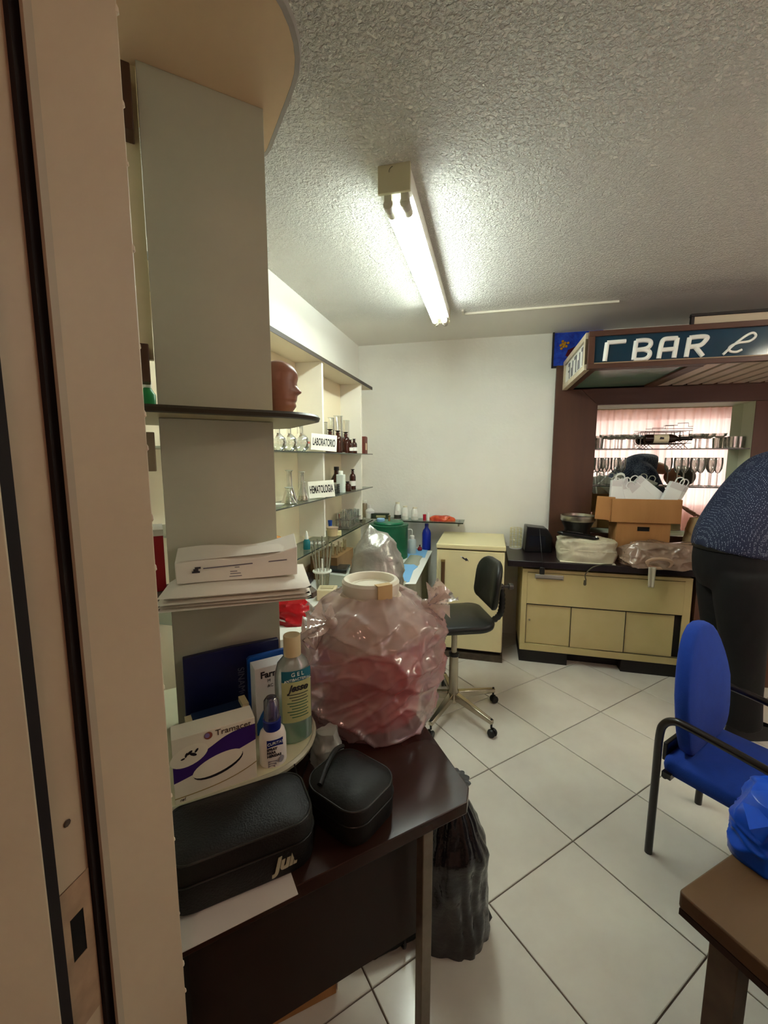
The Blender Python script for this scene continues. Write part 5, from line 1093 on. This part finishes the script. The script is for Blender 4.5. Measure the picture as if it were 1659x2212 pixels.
# ---------------- on the bar counter
t = rootR('wire_basket', 'small white wire basket at the left end of the counter', 'basket', 1.345, -.10, CZ)
WW = mat('cream_wire', '#d8cf9c', .4)
for k in range(6): MB().tube([(.045*math.cos(a*PI/10), .045*math.sin(a*PI/10), .012+.03*k) for a in range(20)], .0022, 5, closed=True).build('wire_ring', WW, t)
for a in range(10): MB().tube([(.045*math.cos(a*PI/5), .045*math.sin(a*PI/5), .01), (.045*math.cos(a*PI/5), .045*math.sin(a*PI/5), .165)], .0018, 5).build('wire', WW, t)
MB().lathe([(.05, 0), (.05, .008), (0, .008)], seg=20).build('base', PLW, t)
t = rootR('black_printer', 'black boxy machine with cable at the left of the counter', 'machine', 1.50, -.16, CZ, 4)
MB().prism([(-.10, 0), (.10, 0), (.10, .12), (.06, .185), (-.09, .20)], -.075, .075, M=Matrix(((1,0,0,0),(0,0,1,0),(0,1,0,0),(0,0,0,1)))).build('case', mat('black_machine', '#0f0f10', .3), t, bevel=.006); MB().box(-.07, .05, -.079, -.075, .04, .13).build('front_panel', mat('black_panel', '#1d1d1f', .15), t)
t = rootR('wrapped_device', 'flat device wrapped in clouded grey plastic on the counter', 'device', 1.80, -.405, CZ, -2)
def wrap(i, j):
    a = 2*PI*i; ca, sa = math.cos(a), math.sin(a); k = 1 if j < .62 else 1-.55*((j-.62)/.38)**.9
    z = .145*min(1, j/.62)+(.02*((j-.62)/.38) if j > .62 else 0)
    p = Vector((.182*k*math.copysign(abs(ca)**.45, ca), .112*k*math.copysign(abs(sa)**.45, sa), z))
    return p+Vector((ca, sa, .6))*(.008*fbm(p+Vector((4, 2, 0)), 12, 3)+.012*crease(p+Vector((2, 2, 2)), 11, 6))*min(1, j*6+.1)
wm = MB().grid(wrap, 90, 24, True); n = len(wm.v); wm.v.append((0, 0, .168)); wm.f += [(23*90+i, 23*90+(i+1) % 90, n) for i in range(90)]
wm.build('plastic_cover', mat('clouded_plastic', '#c4bea4', .28, spec=.6, var=.12, vscale=10, bump=.6, bscale=16), t, smooth=60); MB().box(-.175, .175, -.122, .11, .0, .006).build('tray', mat('pale_tray', '#d9d6bf', .4), t, bevel=.002)
MB().tube([(-.18, -.108, .092), (-.05, -.120, .088), (.12, -.118, .086), (.18, -.10, .09)], .0022, 6).build('seam', mat('pale_seam', '#e5e0c6', .4), t)
t = rootR('cordless_phone', 'black cordless handset lying on the wrapped device', 'phone', 1.735, -.455, .928, -8)
t.rotation_euler[1] = math.radians(6)
MB().grid(lambda i, j: Vector((-.135+.27*j, (.026+.004*math.cos(j*6))*math.cos(2*PI*i)*(.2+.8*min(1, min(j, 1-j)*9)), .020+.018*math.sin(2*PI*i)*(.3+.7*min(1, min(j, 1-j)*9)))), 18, 24, True).build('handset', mat('black_phone', '#0b0b0c', .22), t, smooth=180); MB().lathe([(0, 0), (.007, 0), (.006, .002), (0, .002)], (.115, -.016, .032), 12, M=rotm('X', 60)).build('button', mat('button_white', '#d8d8d0', .4), t); MB().box(-.07, .03, -.014, .014, .036, .040).build('keypad', CAPB, t)
t = rootR('kitchen_scale', 'round black scale with a brushed silver rim behind the handset', 'scale', 1.785, -.165, CZ)
MB().lathe([(.10, 0), (.11, .01), (.09, .19), (.105, .22), (.118, .255), (0, .255)], seg=36).build('body', mat('black_machine', '#0f0f10', .3), t); MB().open_lathe([(.119, .250), (.122, .256), (.122, .290), (.114, .292), (.110, .270), (0, .268)], seg=40).build('rim', mat('brushed_silver', '#b9b6aa', .3, metal=1), t); MB().lathe([(.108, .268), (.108, .274), (0, .276)], seg=32).build('pan', mat('pan_black', '#17171a', .4), t)
t = rootR('power_adapter', 'black power adapter hanging from a wire over the counter front', 'power adapter', 1.50, -.560, .668)
MB().box(-.017, .017, -.010, .012, .012, .065).build('adapter', CAPB, t, bevel=.005); MB().tube([(0, 0, .065), (-.003, 0, .11), (-.006, .012, .15), (-.012, .05, .23), (-.013, .14, .31)], .0018, 6).build('wire', CAPB, t)
t = rootR('dangling_plug', 'grey cable with plug dangling over the drawer', 'cable', 1.78, -.556, .62)
MB().tube(arc([(.17, .03, .15), (.10, -.002, .152), (.04, -.006, .13), (.0, -.002, .08), (.006, 0, .035)], 6), .004, 8).build('cable', mat('grey_cable', '#55503c', .5), t); MB().lathe([(.006, 0), (.010, .008), (.008, .035), (0, .038)], seg=12).build('plug', mat('grey_cable', '#55503c', .5), t)
# open carton full of white paper bags
bx, bv = 2.03, -.27
t = rootR('carton_of_bags', 'open brown cardboard box with hand hole, full of paper bags', 'cardboard box', bx, bv, CZ)
MB().box(0, .345, 0, .010, 0, .20).box(0, .345, 0, .010, .232, .275).box(0, .135, 0, .010, .20, .232).box(.215, .345, 0, .010, .20, .232).box(0, .01, .010, .20, 0, .275).box(.335, .345, .010, .20, 0, .275).box(0, .345, .20, .21, 0, .275).box(0, .345, 0, .21, 0, .008).build('carton', CARD, t)
MB().box(.135, .215, .0102, .012, .20, .232).build('hand_hole', mat('hole_black', '#050404', .9), t)
MB().box(-.045, .40, -.016, -.008, .262, .432, M=Matrix.Translation((0, 0, 0))).build('lid_front', CARD, t, bevel=.003); MB().box(.392, .40, -.008, .205, .262, .432).build('lid_side', CARD, t, bevel=.003)
MB().box(-.165, -.045, 0, .008, .27, .44, M=Matrix.Translation((0, -.012, 0))@rotm('Y', 3)@rotm('Z', -6)).build('lid_flap', CARD, t, bevel=.003); MB().box(-.055, -.045, -.008, .205, .262, .43).build('lid_side', CARD, t, bevel=.003)
MB().box(-.045, .395, .195, .204, .262, .42).build('lid_back', CARD, t, bevel=.002)
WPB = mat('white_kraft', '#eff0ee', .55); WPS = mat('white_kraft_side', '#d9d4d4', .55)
for k, (x, y, z, rx_, ry_, w, h, lab) in enumerate(((-.02, .02, .24, 3, 2, .085, .24, 'leftmost upright white paper bag in the carton'), (.045, .08, .25, 3, -9, .08, .24, 'second upright white paper bag in the carton'), (.095, .02, .25, 2, -16, .065, .22, 'tilted narrow white paper bag in the carton'), (.17, .135, .31, 2, -50, .08, .22, 'white paper bag leaning far left at the top of the heap'), (.215, .02, .29, 2, -47, .08, .21, 'white paper bag lying over the middle of the carton'), (.27, .08, .33, 2, -50, .085, .22, 'uppermost white paper bag of the heap'), (.275, .02, .24, 2, 22, .075, .24, 'white paper bag leaning right, with long handle'), (.32, .075, .24, 2, 24, .07, .23, 'rightmost white paper bag in the carton'))):
    b = rootR('paper_bag', lab, 'paper bag', bx+x+.02, bv+y, CZ+z+.09, group='white paper bags in the carton')
    b.rotation_euler = Euler((math.radians(-rx_), math.radians(ry_), RA), 'XYZ')
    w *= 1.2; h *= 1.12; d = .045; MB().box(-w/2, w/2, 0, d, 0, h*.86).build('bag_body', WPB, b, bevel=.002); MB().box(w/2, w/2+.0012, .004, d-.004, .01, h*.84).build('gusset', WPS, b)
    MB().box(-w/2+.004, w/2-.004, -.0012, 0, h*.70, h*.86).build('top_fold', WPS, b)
    MB().tube(arc([(-w*.28, 0, h*.84), (-w*.26, -.004, h*.97), (0, -.008, h*1.02), (w*.26, -.004, h*.97), (w*.28, 0, h*.84)], 5), .004, 6).build('handle', WPB, b)
t = rootR('white_leaflet', 'white folded leaflet standing beside the carton', 'leaflet', 1.985, -.275, CZ, 12)
t.rotation_euler[0] = math.radians(-14)
MB().box(-.035, .035, -.001, .001, 0, .135).build('card', PAPER, t); MB().box(-.035, .0, -.0022, -.0012, .09, .135).build('fold', WPS, t)
# carrier bag at the counter's edge
t = rootR('carrier_bag', 'translucent tan carrier bag slumped over the counter edge', 'bag', 2.255, -.455, CZ)
def cbp(i, j):
    a = 2*PI*i; ca, sa = math.cos(a), math.sin(a); k = (1-.55*max(0, j-.4)**1.2); p = Vector((.235*k*math.copysign(abs(ca)**.7, ca), .115*k*math.copysign(abs(sa)**.7, sa)-.0, .155*j))
    w = .014*fbm(p+Vector((1, 7, 2)), 8, 3)+.020*crease(p+Vector((4, 4, 1)), 9, 6)+.008*crease(p, 22, 6)+.010*math.sin(ca*9+p.z*40)
    q_ = p+Vector((ca*w, sa*w, .02*fbm(p, 7)*j)); q_.z = max(.002, q_.z); return q_
cm = MB().grid(cbp, 160, 40, True); c = sum((Vector(cm.v[39*160+i]) for i in range(160)), Vector())/160; n = len(cm.v); cm.v.append(tuple(c)); cm.f += [(39*160+i, 39*160+(i+1) % 160, n) for i in range(160)]
cm.build('bag', film('tan_bag_film', '#e0c0a6', .6, .3, .18, .3, .6, 18), t, smooth=180)
MB().box(-.16, .17, -.075, .08, .004, .085).build('cardboard_inside', mat('inner_card', '#9a6f4c', .7), t, bevel=.004)
MB().grid(lambda i, j: Vector((-.05+(.075+.01*math.sin(j*7))*math.cos(2*PI*i)*(1-.1*j), -.145-.015*math.sin(2*PI*i)-.02*j*(1-j), .055+.035*math.sin(2*PI*i)+.0*j-.02*j)), 26, 8, True).build('bag_mouth', mat('bag_mouth_tan', '#c9a88c', .35), t, smooth=180)
MB().grid(lambda i, j: Vector((-.09+.045*(i-.5)*(1-.25*j), -.150-.004*math.sin(i*9), .02-.135*j+.012*(1-abs(2*i-1))*0)), 10, 12).build('handle_flap', film('white_flap_film', '#f0ead2', .8, .2, .2, .3), t, smooth=180, solid=.002)
# rumpled beige bag at the right of the counter
t = rootR('beige_sack', 'rumpled beige sack standing on the counter beside the person', 'sack', 2.60, -.17, CZ)
crumple(.105, .085, .30, .022, 9.1, 60, 26, prof=lambda j: 1-.55*j**1.6, freq=7).build('sack', mat('beige_canvas', '#a8926a', .8, bump=.2, bscale=40), t, smooth=70); MB().lathe([(0, 0), (.03, 0), (.028, .003), (0, .003)], (.01, -.093, .12), 16, M=rotm('X', 90)).build('pale_patch', mat('pale_patch', '#c9bb92', .7), t)
t = root('floor_box', 'small tan carton on the floor behind the blue chair', 'carton', (2.13, 2.63, 0), RA)
MB().box(-.11, .11, -.10, .10, 0, .36).build('carton', mat('tan_carton', '#a9815c', .7), t, bevel=.002); MB().box(-.11, .11, -.012, .012, .36, .3612).build('tape', mat('pale_tape', '#c9a878', .4), t)

# ---------------- glasses in the bar niche
def glass_thing(name, label, cat, u, v, z, prof, group, stem=None):
    t = rootR(name, label, cat, u, v, z, group=group); MB().open_lathe(prof, seg=20).build('bowl', GLASSW, t)
    if stem: MB().lathe(stem, seg=16).build('stem', GLASSW, t)
    return t
CP = [(0, .075), (.022, .078), (.042, .092), (.046, .108), (.045, .110)]; CS = [(.030, 0), (.030, .002), (.005, .006), (.0035, .04), (.005, .074), (0, .075)]
coupes = None
cp_spots = [(1.99, .03), (2.065, .05), (2.155, .03), (2.24, .05), (2.115, .075), (2.20, .08), (2.60, .03), (2.69, .05), (2.655, .08), (2.75, .03)]
ORD = ['first', 'second', 'third', 'fourth', 'fifth', 'sixth']
def ranked(spots, u): L_ = sorted(a[0] for a in spots if (a[0] < 2.3) == (u < 2.3)); return ORD[L_.index(u)]
for i, (u, v) in enumerate(cp_spots):
    lab = '%s stemmed coupe glass from the left, %s of the wine bottle rack' % (ranked(cp_spots, u), 'left' if u < 2.3 else 'right')
    if coupes is None: coupes = glass_thing('coupe_glass', lab, 'coupe glass', u, v, GZ1, CP, 'coupe glasses left of the wine rack', CS)
    else: c = copy_tree(coupes); c.location = rw(u, v, GZ1); tag(c, lab, group='coupe glasses left of the wine rack' if u < 2.3 else 'coupe glasses right of the wine rack')
TP = [(0, .004), (.030, .004), (.034, .085), (.032, .085), (.028, .010)]
tum = None
for i, (u, v, z, lab) in enumerate([(1.94, .02, GZ1, 'front short tumbler at the left end of the upper niche shelf'), (1.945, .085, GZ1, 'rear short tumbler at the left end, against the niche mirror')]+[(2.83, .01, GZ1, 'front tumbler of three at the right end of the upper niche shelf'), (2.885, .05, GZ1, 'rightmost tumbler on the upper niche shelf, beside the pale lining'), (2.84, .085, GZ1, 'rear tumbler of three at the right end, against the mirror')]):
    grp = 'tumblers at the left end of the niche' if u < 2.3 else 'tumblers at the right end of the niche'
    if tum is None: tum = glass_thing('tumbler', lab, 'tumbler', u, v, z, TP, grp); MB().lathe([(.029, .001), (.030, .006), (0, .006)], seg=18).build('base', mat('foot_glass', '#bfc6b8', .1), tum)
    else:
        c = copy_tree(tum); c.location = rw(u, v, z); tag(c, lab, group=grp)
FP = [(0, .10), (.012, .105), (.026, .135), (.029, .175), (.027, .215), (.026, .217)]; FS = [(.028, 0), (.028, .002), (.004, .006), (.0035, .10), (0, .101)]
flt = None
fl_spots = [(1.945, .03), (2.005, .06), (2.065, .03), (2.125, .06), (2.50, .03), (2.555, .06), (2.61, .03), (2.665, .06), (2.72, .03), (2.775, .06)]
for (u, v) in fl_spots:
    lab = '%s wine glass from the left, %s of the paper bags on the lower niche shelf' % (ranked(fl_spots, u), 'left' if u < 2.3 else 'right'); grp = 'wine glasses at the left of the lower shelf' if u < 2.3 else 'wine glasses at the right of the lower shelf'
    if flt is None: flt = glass_thing('wine_glass', lab, 'wine glass', u, v, GZ2, FP, grp, FS)
    else: c = copy_tree(flt); c.location = rw(u, v, GZ2); tag(c, lab, group=grp)
# wine bottle lying in a wire rack
t = rootR('wine_bottle', 'dark wine bottle with white label lying in the wire rack', 'wine bottle', 2.40, .03, GZ1+.075)
MX = rotm('Y', 90)
MB().lathe([(.030, -.14), (.034, -.135), (.034, .035), (.026, .065), (.013, .085), (.012, .16), (.014, .162), (.014, .172), (0, .172)], seg=24, M=MX).build('bottle_body', mat('wine_glass_dark', '#2a130c', .15), t)
lbv = [( .0345, -.085), (.0345, .015)]
MB().grid(lambda i, j: Vector((-.085+.10*j, -.0346*math.cos(-1.1+2.2*i), .0346*math.sin(-1.1+2.2*i))), 12, 3).build('paper_label', mat('wine_label', '#e3d9b8', .6), t, smooth=180); MB().lathe([(.0135, .095), (.0145, .10), (.0148, .176), (0, .176)], seg=18, M=MX).build('foil', mat('foil_black', '#15120f', .35), t)
MB().add([(-.05, -.0353, -.006), (-.02, -.0353, -.006), (-.02, -.0353, .008), (-.045, -.0353, .012)], [(0, 1, 2, 3)]).build('print', INK, t)
t = rootR('wine_rack', 'dark wire wine rack on the upper glass shelf', 'wine rack', 2.40, .03, GZ1)
BW = mat('bronze_wire', '#3a2c22', .35, metal=.7)
for x in (-.12, .11): 
    MB().tube([(x-.03, -.03, 0), (x+.03, -.03, .055), (x+.03, -.04, .13), (x-.03, -.04, .13), (x-.03, -.03, .055), (x+.03, -.03, 0)], .0022, 6).build('wire_end', BW, t); MB().tube([(x-.03, .055, 0), (x+.03, .055, .055), (x+.03, .065, .13), (x-.03, .065, .13), (x-.03, .055, .055), (x+.03, .055, 0)], .0022, 6).build('wire_end', BW, t)
for (y, z) in ((-.04, .13), (.065, .13), (-.034, .038), (.06, .038), (-.04, .145)): MB().tube([(-.15, y, z), (.16, y, z)], .002, 6).build('wire', BW, t)
MB().tube([(-.02, -.04, .145), (-.02, -.04, .17), (.06, -.04, .17), (.06, -.04, .185), (.13, -.04, .185), (.13, -.04, .16), (.16, -.04, .16)], .002, 6).build('wire', BW, t)
